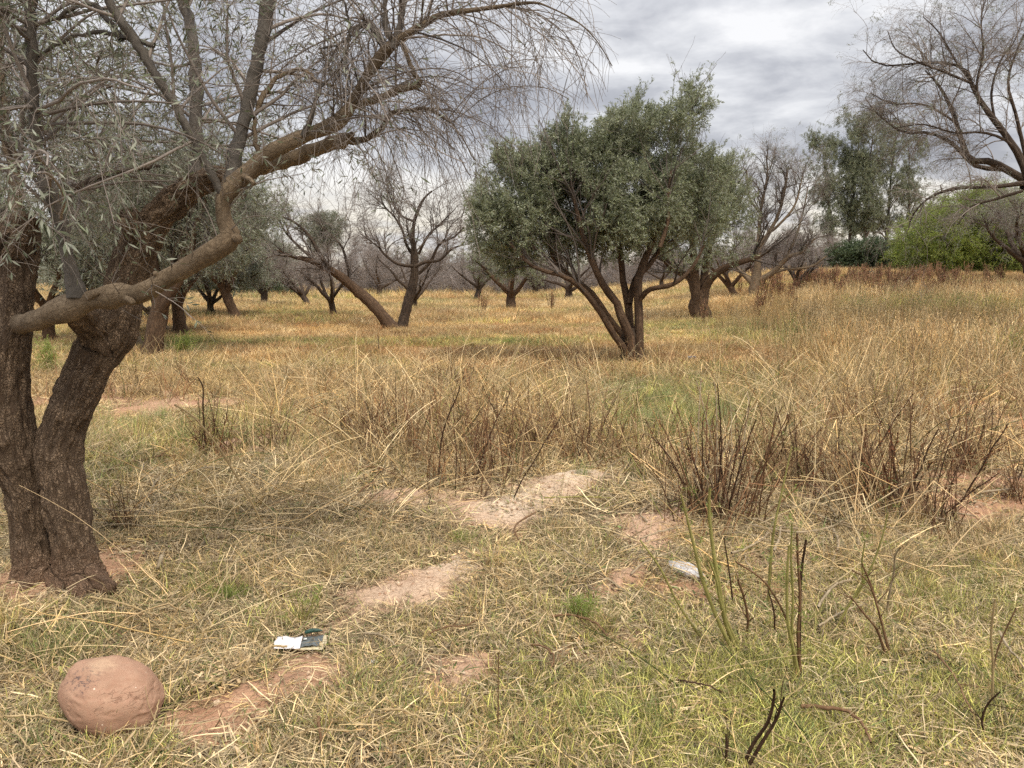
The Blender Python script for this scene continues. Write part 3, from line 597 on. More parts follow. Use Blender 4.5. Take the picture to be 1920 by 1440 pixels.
# near leafy sprig in front of the trunk
sg = Acc(); s0 = np.array([P(60, 300, 2.6)]); C = sim(s0, np.array([[.15, 0, -1.]]), np.array([.3]), 10, wig=.06); R = np.full((1, 10), .0018)
C[0] = spline([P(20, 330, 2.5), P(50, 375, 2.5), P(85, 420, 2.5), P(118, 440, 2.5), P(122, 460, 2.5)], 10)
sg.add(*tubes(C, R, 4), 0); sg.add(*leaf_on(C, R, 30, .055, .010, (30, 75), t=(.4, 1), droop=.4), 1)
obj('sprig', sg.mesh('sprig', [M['twig'], M['leaf_grey']]), T1)

# ================================================================== CENTRAL OLIVE
def leafy_crown(parent, name, lobes, d, key, nper, depth=1.0, scl=(1., 1.4), shell=.5, upb=.35, gap=0, spikes=0, spl=1.0):
    pos, dirs = [], []
    for (u, v, r) in lobes:
        c = P(u, v, d); rr = r * d / FPX
        for k in range(2):
            off = rng.uniform(-1, 1) * depth
            cc = c + np.array([0, off, 0]); n = int(nper * (r / 70.) ** 2 / 2)
            q = unit(rng.normal(0, 1, (n, 3))); rad = rng.uniform(shell, 1.0, (n, 1)) ** .6
            rad = rad * (1 + .18 * vnoise(q[:, 0] * 3 + u, q[:, 1] * 3, q[:, 2] * 3 + v)[:, None])
            pos.append(cc + q * rad * rr * np.array([1, 1.15, .95])); dd = q * .9 + rng.normal(0, .45, (n, 3)); dd[:, 2] += upb; dirs.append(dd)
    pos = np.concatenate(pos); dirs = np.concatenate(dirs); n = len(pos); scn = n
    if gap: k = fbm(pos[:, 0] * 1.1, pos[:, 1] * 1.1, pos[:, 2] * 1.1, oct=3, s=int(d * 7)) > gap - .9; pos, dirs = pos[k], dirs[k]; n = len(pos)
    if spikes:
        top = pos[np.argsort(-(pos[:, 2] + .35 * np.abs(pos[:, 0] - pos[:, 0].mean()) + rng.normal(0, .35, n)))[:int(n * .45)]]; st = top[rng.integers(0, len(top), spikes)]; m_ = 9
        out = unit(st - pos.mean(0)) * .7 + rng.normal(0, .3, (spikes, 3)); out[:, 2] += .9
        Cs = sim(st, out, rng.uniform(.25, .85, spikes) ** 1.3 * spl, m_, wig=.06); ex = Cs[:, 1:].reshape(-1, 3); pos = np.concatenate([pos, ex]); dirs = np.concatenate([dirs, np.repeat(out, m_ - 1, 0) + rng.normal(0, .3, (len(ex), 3))]); scn = n; n = len(pos)
        TW = Acc(); TW.add(*tubes(Cs, np.full((spikes, m_), .004 * max(1, d / 14)) * np.linspace(1, .4, m_), 3)); obj('shoots', TW.mesh('shoots', [M['twig']]), parent, kind='stuff')
    rot = heading(dirs); rot[:, 0] = rng.uniform(0, 6.28, n)
    s = rng.uniform(scl[0], scl[1], n)
    if spikes: s[scn:] *= .62
    return scatter(name, key, pos - np.array(parent.location)[None] * 0, rot, np.repeat(s[:, None], 3, 1), parent, kind='stuff')
def stems(parent, lst, mat, name='limb', n=16, sides=8, lump=.12):
    out = []
    for px in lst:
        C, R = limb(px, n); A = Acc(); A.add(*tubes(C, R, sides, lump=lump), 0); obj(name, A.mesh(name, [M[mat]]), parent); out.append((C, R))
    return np.concatenate([o[0] for o in out]), np.concatenate([o[1] for o in out])
g0 = G(1186, 682); dC = g0[1]
T2 = thing('olive_tree', 'rounded dense grey-green olive with many slim stems, standing alone in the middle clearing', 'tree', g0)
def dd_(l, d): return [(u, v, wd, d + o) for (u, v, wd, o) in l]
A = Acc(); C, R = limb(dd_([(1188, 700, 58, 0), (1187, 680, 46, 0), (1186, 660, 42, 0), (1184, 640, 40, 0), (1180, 615, 34, 0)], dC), 20); A.add(*tubes(C, R, 18, lump=.22), 0); obj('trunk', A.mesh('trunk', [M['bark_dark']]), T2)
cst = [[(1180, 680, 16, -.1), (1176, 660, 15, -.2), (1153, 631, 13, -.3), (1123, 581, 12, -.4), (1088, 539, 11, -.5), (1054, 517, 9, -.6), (1000, 500, 7, -.6), (950, 450, 5, -.6)],
       [(1182, 670, 16, -.1), (1180, 646, 14, 0), (1145, 600, 11, 0), (1115, 555, 10, 0), (1084, 528, 9, .1), (1046, 497, 8, .2), (1020, 440, 6, .3), (980, 380, 4, .3)],
       [(1184, 680, 18, -.2), (1180, 627, 18, -.25), (1165, 597, 17, -.3), (1157, 570, 15, -.3), (1134, 539, 14, -.4), (1115, 501, 12, -.5), (1090, 430, 9, -.5), (1070, 340, 5, -.5)],
       [(1188, 670, 18, 0), (1184, 639, 16, .1), (1178, 570, 14, .2), (1168, 524, 13, .3), (1164, 480, 11, .3), (1150, 400, 8, .3), (1160, 300, 5, .3)],
       [(1198, 690, 22, -.15), (1198, 665, 19, -.15), (1198, 589, 17, -.1), (1196, 532, 16, 0), (1206, 494, 14, .1), (1235, 420, 10, .2), (1250, 320, 6, .2), (1285, 200, 3, .2)],
       [(1200, 562, 10, -.1), (1218, 543, 10, -.3), (1264, 532, 9, -.5), (1298, 501, 7, -.6), (1320, 460, 5, -.6)],
       [(1180, 570, 12, .1), (1191, 524, 12, .3), (1214, 501, 10, .5), (1250, 450, 7, .6), (1300, 380, 4, .6)],
       [(1237, 463, 8, -.9), (1252, 417, 8, -.9), (1252, 380, 6, -.9), (1258, 320, 4, -.9)]]
pc, prd = stems(T2, [dd_(l, dC) for l in cst], 'bark_brown')
A = Acc(); C1, R1 = grow(pc, prd, 90, (.5, 1.3), t=(.45, 1), ang=(20, 60), upb=.3, wig=.1, p=8, rfac=.5, rmax=.02, rmin=.004); C2, R2 = grow(C1, R1, 420, (.3, .8), t=(.2, 1), ang=(20, 60), upb=.2, p=6, rmin=.003)
A.add(*tubes(C1, R1, 4)); A.add(*tubes(C2, R2, 3))
sh = sim(P(1290, 260, dC) + rng.normal(0, .18, (14, 3)), np.array([[0, 0, 1.]]) + rng.normal(0, .14, (14, 3)), rng.uniform(.4, 1.0, 14), 8, wig=.05)
A.add(*tubes(sh, np.full((14, 8), .004), 3)); obj('crown', A.mesh('crown', [M['twig_dark']]), T2, kind='stuff')
lob = [(960, 385, 54), (922, 425, 38), (975, 460, 34), (908, 372, 16), (962, 315, 24), (1005, 335, 44), (1055, 292, 36), (1060, 250, 12), (1000, 430, 46), (1085, 390, 68), (1115, 315, 55), (1150, 262, 26), (1180, 280, 44), (1190, 222, 18), (1190, 380, 75), (1250, 280, 46), (1285, 225, 22), (1292, 188, 9), (1275, 370, 60), (1230, 430, 45), (1150, 440, 44), (1070, 440, 38), (950, 470, 26), (1005, 480, 22), (905, 440, 18), (1120, 470, 16), (1315, 335, 28), (1235, 232, 16), (1320, 420, 26)]
leafy_crown(T2, 'foliage', lob, dC, 'olive', 1080, depth=.75, scl=(.75, 1.25), shell=.3, gap=.66, spikes=380, spl=.62)
sp2 = np.concatenate([sh[:, i] for i in range(2, 8)]); nn_ = len(sp2)
scatter('foliage', 'olive', sp2, heading(rng.normal(0, .5, (nn_, 3)) + [0, 0, .8]), np.repeat(rng.uniform(.4, .8, (nn_, 1)), 3, 1), T2, kind='stuff')
# ---- second leafy olive behind it
g1 = G(1318, 600); d1 = g1[1]
T3 = thing('olive_tree', 'leafy olive with a thick split trunk, partly hidden behind the right of the rounded olive', 'tree', g1)
A = Acc(); C, R = limb(dd_([(1320, 612, 46, 0), (1315, 598, 36, 0), (1308, 575, 34, 0), (1306, 560, 30, 0)], d1), 14); A.add(*tubes(C, R, 14, lump=.25), 0)
C, R = limb(dd_([(1328, 612, 30, 0), (1325, 595, 24, 0), (1316, 570, 20, 0), (1308, 545, 18, 0)], d1), 12); A.add(*tubes(C, R, 10, lump=.2), 0); obj('trunk', A.mesh('trunk', [M['bark_brown']]), T3)
st3 = [[(1306, 575, 20, 0), (1303, 545, 18, 0), (1292, 520, 14, .2), (1262, 505, 11, .4), (1240, 480, 8, .4)], [(1305, 565, 18, 0), (1303, 520, 18, 0), (1300, 480, 14, 0), (1298, 400, 9, 0), (1310, 320, 5, 0)],
       [(1318, 575, 20, 0), (1322, 540, 18, 0), (1342, 513, 15, -.2), (1378, 495, 12, -.4), (1418, 483, 9, -.5), (1440, 470, 5, -.5)], [(1316, 560, 16, 0), (1322, 510, 15, .2), (1330, 460, 12, .3), (1360, 380, 7, .3), (1380, 320, 4, .3)]]
pc, prd = stems(T3, [dd_(l, d1) for l in st3], 'bark_brown')
A = Acc(); C1, R1 = grow(pc, prd, 50, (.8, 1.8), t=(.4, 1), ang=(20, 60), upb=.4, p=8, rfac=.5, rmax=.03, rmin=.006); C2, R2 = grow(C1, R1, 300, (.4, 1.), t=(.2, 1), ang=(20, 50), upb=.25, p=6, rmin=.004)
A.add(*tubes(C1, R1, 4)); A.add(*tubes(C2, R2, 3)); obj('crown', A.mesh('crown', [M['twig_dark']]), T3, kind='stuff')
leafy_crown(T3, 'foliage', [(1325, 345, 36), (1355, 348, 28), (1300, 400, 48), (1345, 400, 46), (1368, 430, 36), (1318, 455, 42), (1360, 460, 26), (1275, 465, 38), (1372, 392, 22)], d1, 'olive', 420, depth=.9, scl=(1.2, 1.9), shell=.3, gap=.4, spikes=130, spl=1.5)

# ================================================================== BARE OLIVES
def bare_crown(T, pc, prd, n=(46, 320, 2600), L=((.6, 1.3), (.35, .8), (.2, .5)), droop=(.05, .12, .2), upb=(.45, .2, .05), mats=('twig_dark', 'twig_far'), rm=(.03, .012, .006), thin=(.008, .004, .0024), t0=.35, w=None):
    C1, R1 = grow(pc, prd, n[0], L[0], t=(t0, 1), ang=(25, 70), upb=upb[0], droop=droop[0], wig=.12, p=9, rfac=.55, rmax=rm[0], rmin=thin[0], w=w)
    C2, R2 = grow(C1, R1, n[1], L[1], t=(.15, 1), ang=(25, 65), upb=upb[1], droop=droop[1], wig=.12, p=7, rfac=.6, rmax=rm[1], rmin=thin[1])
    C3, R3 = grow(C2, R2, n[2], L[2], t=(.1, 1), ang=(20, 65), upb=upb[2], droop=droop[2], wig=.1, p=5, rfac=.6, rmax=rm[2], rmin=thin[2], tip=.6)
    A = Acc(); A.add(*tubes(C1, R1, 5), 0); A.add(*tubes(C2, R2, 3), 0); A.add(*tubes(C3, R3, 3), 1)
    obj('crown', A.mesh('crown', [M[mats[0]], M[mats[1]]]), T, kind='stuff'); return C2, C3
# twin-trunk tree
g2 = G(745, 618); d2 = g2[1]
T4 = thing('bare_olive_tree', 'bare olive with one upright and one far-leaning trunk joined in a V', 'tree', g2)
A = Acc(); C, R = limb(dd_([(742, 622, 30, 0), (732, 612, 25, 0), (709, 582, 22, 0), (675, 550, 21, 0), (640, 520, 17, -.2), (608, 500, 13, -.4), (581, 488, 10, -.5), (551, 482, 7, -.6), (520, 470, 4, -.6)], d2), 30); A.add(*tubes(C, R, 12, lump=.18), 0); obj('trunk', A.mesh('trunk', [M['bark_brown']]), T4); la = (C, R)
A = Acc(); C, R = limb(dd_([(750, 622, 30, .1), (755, 610, 22, .1), (764, 570, 18, .1), (776, 525, 16, .2), (777, 479, 13, .2), (774, 445, 9, .2), (777, 415, 7, .2), (787, 387, 6, .2), (796, 371, 4, .2), (810, 358, 3, .2)], d2), 30); A.add(*tubes(C, R, 12, lump=.18), 0); obj('trunk', A.mesh('trunk', [M['bark_dark']]), T4); lb = (C, R)
cc4 = lambda x, y: (480 + x / 4.364, 330 + y / 4.364)
def c4(l, w0, w1, o): return [(*cc4(x, y), w0 + (w1 - w0) * i / (len(l) - 1), o) for i, (x, y) in enumerate(l)]
br4 = [c4([(600, 760), (500, 600), (450, 510), (380, 430), (300, 370), (200, 330)], 9, 3, -.6), c4([(1290, 740), (1160, 720), (1050, 640), (1000, 580), (850, 470)], 7, 2, -.3), c4([(1280, 640), (1230, 560), (1200, 450), (1130, 330), (1050, 250), (1020, 160)], 7, 2, .5),
       c4([(1300, 740), (1400, 700), (1500, 690), (1600, 600), (1700, 560)], 8, 3, -.4), c4([(1330, 800), (1430, 700), (1500, 560), (1620, 500), (1700, 420)], 7, 3, .8), c4([(1330, 640), (1400, 500), (1500, 400), (1620, 280)], 6, 2, .6), c4([(780, 900), (740, 700), (690, 560), (560, 440)], 6, 3, .5), c4([(560, 740), (420, 640), (250, 470), (180, 330)], 7, 3, .1), c4([(1290, 370), (1200, 330), (1130, 240), (1080, 130)], 5, 2, .1)]
pc, prd = stems(T4, [dd_(l, d2) for l in br4], 'bark_dark', sides=6)
res = lambda c: np.array([spline(np.concatenate([c[0][0], c[1][0][:, None]], 1), 16)])
ra, rb = res(la), res(lb); pcx = np.concatenate([pc, ra[..., :3], rb[..., :3]]); prx = np.concatenate([prd, ra[..., 3], rb[..., 3]])
bare_crown(T4, pcx, prx, n=(90, 700, 6000), t0=.45, L=((.5, 1.3), (.3, .8), (.2, .5)), w=[1] * 9 + [1.3, 1.3])
# generic vase-shaped bare olives
def vase(name, u, v, label, hpx, seed, lean=0., spread=1., nl=5, group=None, n=(40, 300, 2400), trunk_w=16, cat='tree', leafy=None, mats=('twig_dark', 'twig_far'), bark='bark_dark', forks=None, droop=(.05, .14, .25), thf=None, upz=(.5, 1.1)):
    global rng
    rng = np.random.default_rng(seed); g = G(u, v); d = g[1]; k = d / FPX; hh = hpx * k
    T = thing(name, label, cat, g, group)
    r0 = trunk_w * k / 2; th = hh * (thf or rng.uniform(.16, .24))
    top = g + np.array([lean * th, rng.normal(0, .1), th])
    rows = [[*(g + [0, 0, -.15]), r0 * 1.5], [*(g + [0, 0, .05]), r0 * 1.2], [*(g * .5 + top * .5), r0 * .95], [*top, r0 * .8]]
    s = spline(rows, 14); A = Acc(); A.add(*tubes(s[None, :, :3], s[None, :, 3], 10, lump=.22), 0); obj('trunk', A.mesh('trunk', [M[bark]]), T)
    outC, outR = [], []
    for i in range(nl):
        a = i / nl * 6.28 + rng.uniform(-.4, .4); D = np.array([[math.cos(a) * .8 * spread + lean * .5, math.sin(a) * .8 * spread, rng.uniform(*upz)]])
        st = np.array([s[rng.integers(9, 13), :3]])
        C = sim(st, D, np.array([hh * rng.uniform(.5, .72)]), 16, wig=.09, up=.03); R = np.linspace(r0 * .62, r0 * .12, 16)[None]
        A = Acc(); A.add(*tubes(C, R, 6, lump=.15), 0); obj('limb', A.mesh('limb', [M[bark]]), T); outC.append(C); outR.append(R)
    pc, prd = np.concatenate(outC), np.concatenate(outR); f = hh / 4.5; tn = max(1., d / 24.)
    C2, C3 = bare_crown(T, pc, prd, n=n, L=((.5 * f, 1.2 * f), (.3 * f, .75 * f), (.18 * f, .45 * f)), droop=droop, thin=(.008 * tn, .004 * tn, .0025 * tn), mats=mats, t0=.3)
    if leafy:
        key, cnt, sc0 = leafy; E = C3[rng.integers(0, len(C3), cnt), -1]; D = rng.normal(0, 1, (cnt, 3)) + [0, 0, .3]
        scatter('foliage', key, E, heading(D), np.repeat(rng.uniform(.8, 1.3, (cnt, 1)) * sc0, 3, 1), T, kind='stuff')
    return T
GB = 'bare olive trees across the field'
vase('bare_olive_tree', 627, 597, 'small bare olive with a thin dark forked trunk, just left of the leaning V-trunked tree', 160, 101, -.1, 1.0, 5, GB, trunk_w=13)
vase('bare_olive_tree', 578, 575, 'bare grey olive with its trunk bent left, behind the small dark forked tree', 150, 102, -.5, 1.1, 5, GB, n=(34, 240, 1800), trunk_w=12)
vase('bare_olive_tree', 775, 580, 'bare olive whose trunk shows close behind the upright trunk of the V-trunked tree', 150, 103, .1, 1.1, 5, GB, n=(34, 240, 1800), trunk_w=12)
vase('bare_olive_tree', 892, 565, 'bare drooping grey olive in the gap left of the rounded leafy olive', 135, 104, .3, 1.2, 5, GB, n=(34, 240, 2000), trunk_w=11)
vase('bare_olive_tree', 958, 582, 'thick-trunked forked olive under the left edge of the rounded leafy crown', 150, 105, 0, 1.2, 5, GB, n=(34, 240, 1800), trunk_w=18, leafy=('olive', 500, 1.3), bark='bark_brown')
vase('bare_olive_tree', 1004, 556, 'small pale bare olive far off, seen below the left part of the rounded leafy crown', 105, 106, 0, 1.2, 4, GB, n=(28, 180, 1300), trunk_w=10)
vase('bare_olive_tree', 1066, 562, 'bare olive with V-shaped trunk, seen between the slim stems of the rounded olive', 120, 107, 0, 1.2, 4, GB, n=(28, 180, 1300), trunk_w=14)
vase('bare_olive_tree', 712, 558, 'far bare olive framed inside the V of the two leaning trunks', 110, 108, 0, 1.2, 4, GB, n=(28, 180, 1300), trunk_w=10)
vase('bare_olive_tree', 818, 552, 'far bare olive just right of the upright V-tree trunk', 100, 109, -.3, 1.2, 4, GB, n=(28, 180, 1300), trunk_w=8)
vase('bare_olive_tree', 690, 553, 'far bare olive with a leaning thin trunk, left of the one framed in the V', 105, 110, .3, 1.2, 4, GB, n=(28, 180, 1300), trunk_w=8)
rng = np.random.default_rng(111); g6 = G(1412, 560); d6 = g6[1]
T6 = thing('bare_olive_tree', 'tall pale bare olive with a thick low limb, right of the split-trunk leafy olive', 'tree', g6, GB)
A = Acc(); C, R = limb(dd_([(1411, 570, 26, 0), (1412, 556, 20, 0), (1415, 535, 18, 0), (1419, 515, 15, 0), (1421, 486, 12, 0)], d6), 14); A.add(*tubes(C, R, 10, lump=.2), 0); obj('trunk', A.mesh('trunk', [M['bark_limb']]), T6)
st6 = [[(1416, 530, 13, 0), (1450, 510, 11, -.3), (1478, 482, 9, -.6), (1501, 474, 7, -.8), (1528, 447, 4, -1.)], [(1420, 500, 10, 0), (1423, 467, 9, .1), (1439, 440, 8, .1), (1458, 405, 6, .2), (1470, 362, 5, .2), (1478, 311, 3, .2)],
       [(1419, 500, 10, 0), (1423, 440, 8, .3), (1427, 389, 6, .4), (1439, 330, 4, .5), (1436, 290, 2, .5)], [(1414, 535, 11, 0), (1395, 515, 9, .2), (1378, 498, 7, .4), (1368, 470, 4, .5)], [(1470, 488, 6, -.5), (1490, 450, 5, -.4), (1505, 400, 3, -.3), (1515, 350, 2, -.2)],
       [(1440, 438, 6, .1), (1462, 420, 5, -.3), (1490, 385, 4, -.5), (1505, 330, 2, -.5)], [(1426, 400, 5, .4), (1405, 370, 4, .2), (1400, 320, 3, .2)], [(1448, 512, 7, -.3), (1475, 505, 6, -.5), (1520, 500, 5, -.8), (1550, 480, 3, -1.)]]
pc, prd = stems(T6, [dd_(l, d6) for l in st6], 'bark_limb', sides=6)
C2, C3 = bare_crown(T6, pc, prd, n=(80, 620, 4600), t0=.25, L=((.7, 1.5), (.4, .9), (.2, .55)), droop=(.0, .03, .08), upb=(.6, .35, .2))
E = C3[rng.integers(0, len(C3), 380), -1]; scatter('foliage', 'grey', E, heading(rng.normal(0, 1, (380, 3)) + [0, 0, .3]), np.repeat(rng.uniform(.6, 1., (380, 1)), 3, 1), T6, kind='stuff')
vase('bare_olive_tree', 1380, 560, 'leaning bare olive trunk in the tall grass beside the tall pale bare olive', 150, 112, -.5, 1.1, 4, GB, n=(24, 160, 1000), trunk_w=14, bark='bark_brown')
vase('bare_olive_tree', 1490, 545, 'low wide bare olive with drooping grey twigs at the right end of the bare row', 120, 113, .3, 1.3, 5, GB, n=(34, 260, 2600), trunk_w=12)
vase('bare_olive_tree', 850, 548, 'far low bare olive between the V-trunked tree and the drooping grey one', 95, 114, 0, 1.3, 4, GB, n=(26, 170, 1300), trunk_w=7)
vase('bare_olive_tree', 535, 552, 'far bare olive at the left end of the bare row, beside the green bushes', 105, 115, 0, 1.3, 4, GB, n=(26, 170, 1300), trunk_w=7)
vase('bare_olive_tree', 1130, 545, 'far bare olive hidden low behind the stems of the rounded olive', 95, 116, 0, 1.3, 4, GB, n=(26, 170, 1300), trunk_w=8)
vase('bare_olive_tree', 1240, 545, 'far bare olive seen between the rounded olive and the split-trunk olive', 100, 117, 0, 1.3, 4, GB, n=(26, 170, 1300), trunk_w=8)
# left-mid leafy olives
GL = 'leafy olives behind the foreground tree'
vase('olive_tree', 285, 668, 'dark double-trunked olive close behind the right side of the foreground trunk', 430, 121, .25, 1.0, 6, GL, n=(60, 420, 2600), trunk_w=34, leafy=('grey', 2600, 1.0), bark='bark_brown', droop=(.0, .04, .1), thf=.27, upz=(.9, 1.6))
vase('olive_tree', 338, 628, 'single straight-trunked grey-green olive, right of the dark double-trunked one', 300, 122, .05, 1.0, 6, GL, n=(50, 360, 2400), trunk_w=24, leafy=('grey', 2200, 1.15), bark='bark_brown', droop=(.0, .04, .08), thf=.27, upz=(.9, 1.6))
vase('olive_tree', 444, 600, 'grey-green olive with a left-leaning trunk, rightmost of the leafy trees on the left', 235, 123, -.35, 1.15, 6, GL, n=(46, 320, 2200), trunk_w=18, leafy=('olive', 2000, 1.5), bark='bark_brown', droop=(.0, .04, .08), thf=.27, upz=(.9, 1.6))
vase('olive_tree', 312, 622, 'pale leaning olive trunk beside the straight-trunked one', 200, 124, -.7, 1.0, 4, GL, n=(24, 160, 1000), trunk_w=14, bark='bark_limb', leafy=('grey', 600, 1.3))
vase('olive_tree', 395, 592, 'grey-green olive standing behind the left-leaning one, nearer the trunk', 170, 151, .1, 1.1, 5, GL, n=(36, 240, 1600), trunk_w=13, leafy=('grey', 1500, 1.5), droop=(.0, .05, .1))
vase('olive_tree', 495, 572, 'grey-green olive at the end of the leafy row, beside the first bare olives', 150, 152, .1, 1.1, 5, GL, n=(36, 240, 1600), trunk_w=12, leafy=('grey', 1500, 1.6), droop=(.0, .05, .1))
vase('olive_tree', 200, 605, 'distant olive seen low between the forked limbs of the foreground tree', 190, 153, .1, 1.1, 5, GL, n=(36, 240, 1600), trunk_w=14, leafy=('grey', 1300, 1.5), droop=(.0, .05, .1))
vase('olive_tree', 95, 640, 'leafy olive seen between the two foreground trunks', 330, 125, .1, 1.1, 5, GL, n=(46, 320, 1800), trunk_w=20, leafy=('grey', 2200, 1.3), bark='bark_brown')
vase('olive_tree', 250, 650, 'brown olive stump-like trunk left of the dark double-trunked olive', 300, 126, -.2, 1.0, 4, GL, n=(30, 200, 1000), trunk_w=30, leafy=('grey', 900, 1.3), bark='bark_limb')
rng = np.random.default_rng(200)
# big bare tree reaching in from the right edge
dR = 17.0; gR = np.array([*P(2010, 600, dR)[:2], 0]); gR[2] = float(H(gR[0], gR[1]))
T5 = thing('bare_olive_tree', 'large dark bare tree reaching in from the right edge with drooping twigs', 'tree', gR)
hz_ = lambda l: dd_(l, dR)
z6 = lambda x, y: (1400 + x / 2.571, y / 2.571)
def c6(l, w0, w1, o): return [(*z6(x, y), w0 + (w1 - w0) * i / (len(l) - 1), o + .12 * i) for i, (x, y) in enumerate(l)]
gb = proj(gR[0], gR[1], gR[2]); A = Acc(); C, R = limb(hz_([(gb[0] + 4, gb[1] + 8, 60, 0), (gb[0], gb[1] - 20, 46, 0), (1995, 450, 42, 0), (1970, 370, 38, 0), (1925, 340, 30, 0)]), 24); A.add(*tubes(C, R, 12, lump=.15), 0); obj('trunk', A.mesh('trunk', [M['bark_dark']]), T5)
br5 = [c6([(1360, 880), (1290, 840), (1180, 780), (1080, 770), (1040, 690), (1000, 560), (950, 450), (900, 380), (860, 340)], 22, 3, 0), c6([(1360, 870), (1320, 760), (1250, 650), (1180, 560), (1130, 490), (1090, 420), (1050, 330), (900, 300), (650, 315), (560, 240)], 20, 2, -.3),
       c6([(1340, 860), (1260, 820), (1100, 800), (1000, 700), (880, 640), (760, 640), (640, 560), (570, 470)], 14, 2, .4), c6([(1350, 880), (1200, 900), (1000, 910), (870, 960), (800, 1040), (780, 1100)], 12, 2, -.6),
       c6([(1120, 500), (1110, 400), (1140, 250), (1130, 100), (1150, 0)], 8, 2, 0), c6([(1200, 600), (1180, 450), (1220, 300), (1290, 200), (1330, 90)], 7, 2, .5), c6([(1370, 860), (1300, 560), (1260, 400), (1300, 250), (1370, 100)], 10, 3, .2),
       c6([(1100, 420), (1000, 280), (930, 160), (850, 80)], 7, 2, .5), c6([(1400, 850), (1440, 600), (1420, 400), (1460, 150)], 14, 3, .3), c6([(1330, 920), (1200, 960), (1080, 1000), (1020, 1080)], 9, 2, -.9), c6([(1350, 840), (1280, 700), (1150, 640), (1000, 640), (850, 600), (700, 620)], 9, 2, -.4), c6([(1020, 600), (930, 540), (830, 500), (700, 500), (600, 450)], 7, 2, .3), c6([(1080, 400), (960, 350), (830, 300), (720, 240), (680, 150)], 7, 2, .1)]
br5 = [[(u, v, wd * .72, o) for (u, v, wd, o) in l] for l in br5]
pc, prd = stems(T5, [hz_(l) for l in br5], 'bark_dark', sides=7)
C2, C3 = bare_crown(T5, pc, prd, n=(190, 1700, 9500), L=((.5, 1.3), (.3, .8), (.15, .42)), t0=.2, droop=(.16, .26, .34), upb=(.35, .2, .05), mats=('twig', 'twig'), thin=(.0055, .0028, .0016), rm=(.014, .007, .004))
n_ = 420; E = C3[rng.integers(0, len(C3), n_), -1]; scatter('foliage', 'grey', E, heading(rng.normal(0, 1, (n_, 3))), np.repeat(rng.uniform(.5, .9, (n_, 1)), 3, 1), T5, kind='stuff')
# brown drooping skirt of that tree is a second bare olive behind
vase('bare_olive_tree', 1935, 528, 'brown drooping bare olive in front of the bright green feathery shrub at right', 230, 131, -.3, 1.2, 6, GB, n=(60, 460, 4200), trunk_w=18, leafy=('grey', 500, 1.2), droop=(.08, .2, .35))
# eucalyptus group
def gum(u, v, top, wpx, label, seed, cnt):
    global rng
    rng = np.random.default_rng(seed); g = G(u, v); k_ = 1.0; d = 75.; gg = np.array([*P(u, 500, d)[:2], 0]); gg[2] = float(H(gg[0], gg[1]))
    T = thing('eucalyptus_tree', label, 'tree', gg, 'tall eucalyptus trees behind the hedge'); zt = P(u, top, d)[2]; h = zt - gg[2]
    C = sim(gg[None] - [[0, 0, .5]], np.array([[rng.normal(0, .06), 0, 1.]]), np.array([h * .97]), 20, wig=.03); R = np.linspace(.22, .04, 20)[None]
    A = Acc(); A.add(*tubes(C, R, 8), 0); obj('trunk', A.mesh('trunk', [M['bark_grey']]), T)
    W_ = wpx * d / FPX
    C1, R1 = grow(C, R, 22, (h * .10, h * .22), t=(.25, 1), ang=(20, 50), upb=.5, p=9, rfac=.5, rmin=.03); C2, R2 = grow(C1, R1, 150, (.8, 1.8), t=(.3, 1), ang=(20, 60), droop=.1, p=6, rmin=.014)
    A = Acc(); A.add(*tubes(C1, R1, 4)); A.add(*tubes(C2, R2, 3)); obj('crown', A.mesh('crown', [M['twig']]), T, kind='stuff')
    E = C2[rng.integers(0, len(C2), cnt), rng.integers(2, 6, cnt)] + rng.normal(0, .25, (cnt, 3)); keep = (fbm(E[:, 0] * .6, E[:, 1] * .6, E[:, 2] * .6, oct=2, s=seed) > -.25); E = E[keep][:int(cnt * .42)]; n = len(E)
    scatter('foliage', 'gum', E, heading(rng.normal(0, 1, (n, 3)) + [0, 0, -.3]), np.repeat(rng.uniform(.7, 1.3, (n, 1)), 3, 1), T, kind='stuff')
gum(1560, 500, 262, 60, 'leftmost eucalyptus of the group, slightly lower with an airy crown', 141, 2200)
gum(1592, 500, 232, 60, 'second eucalyptus from the left of the group, broad topped', 142, 2900)
gum(1625, 500, 226, 60, 'tallest eucalyptus in the middle of the group above the dark hedge', 143, 2900)
gum(1662, 500, 236, 60, 'fourth eucalyptus of the group, close to the big bare tree\'s twigs', 144, 2200)
gum(1700, 500, 262, 50, 'rightmost slim eucalyptus, seen through drooping twigs of the big bare tree', 145, 900)
rng = np.random.default_rng(300)
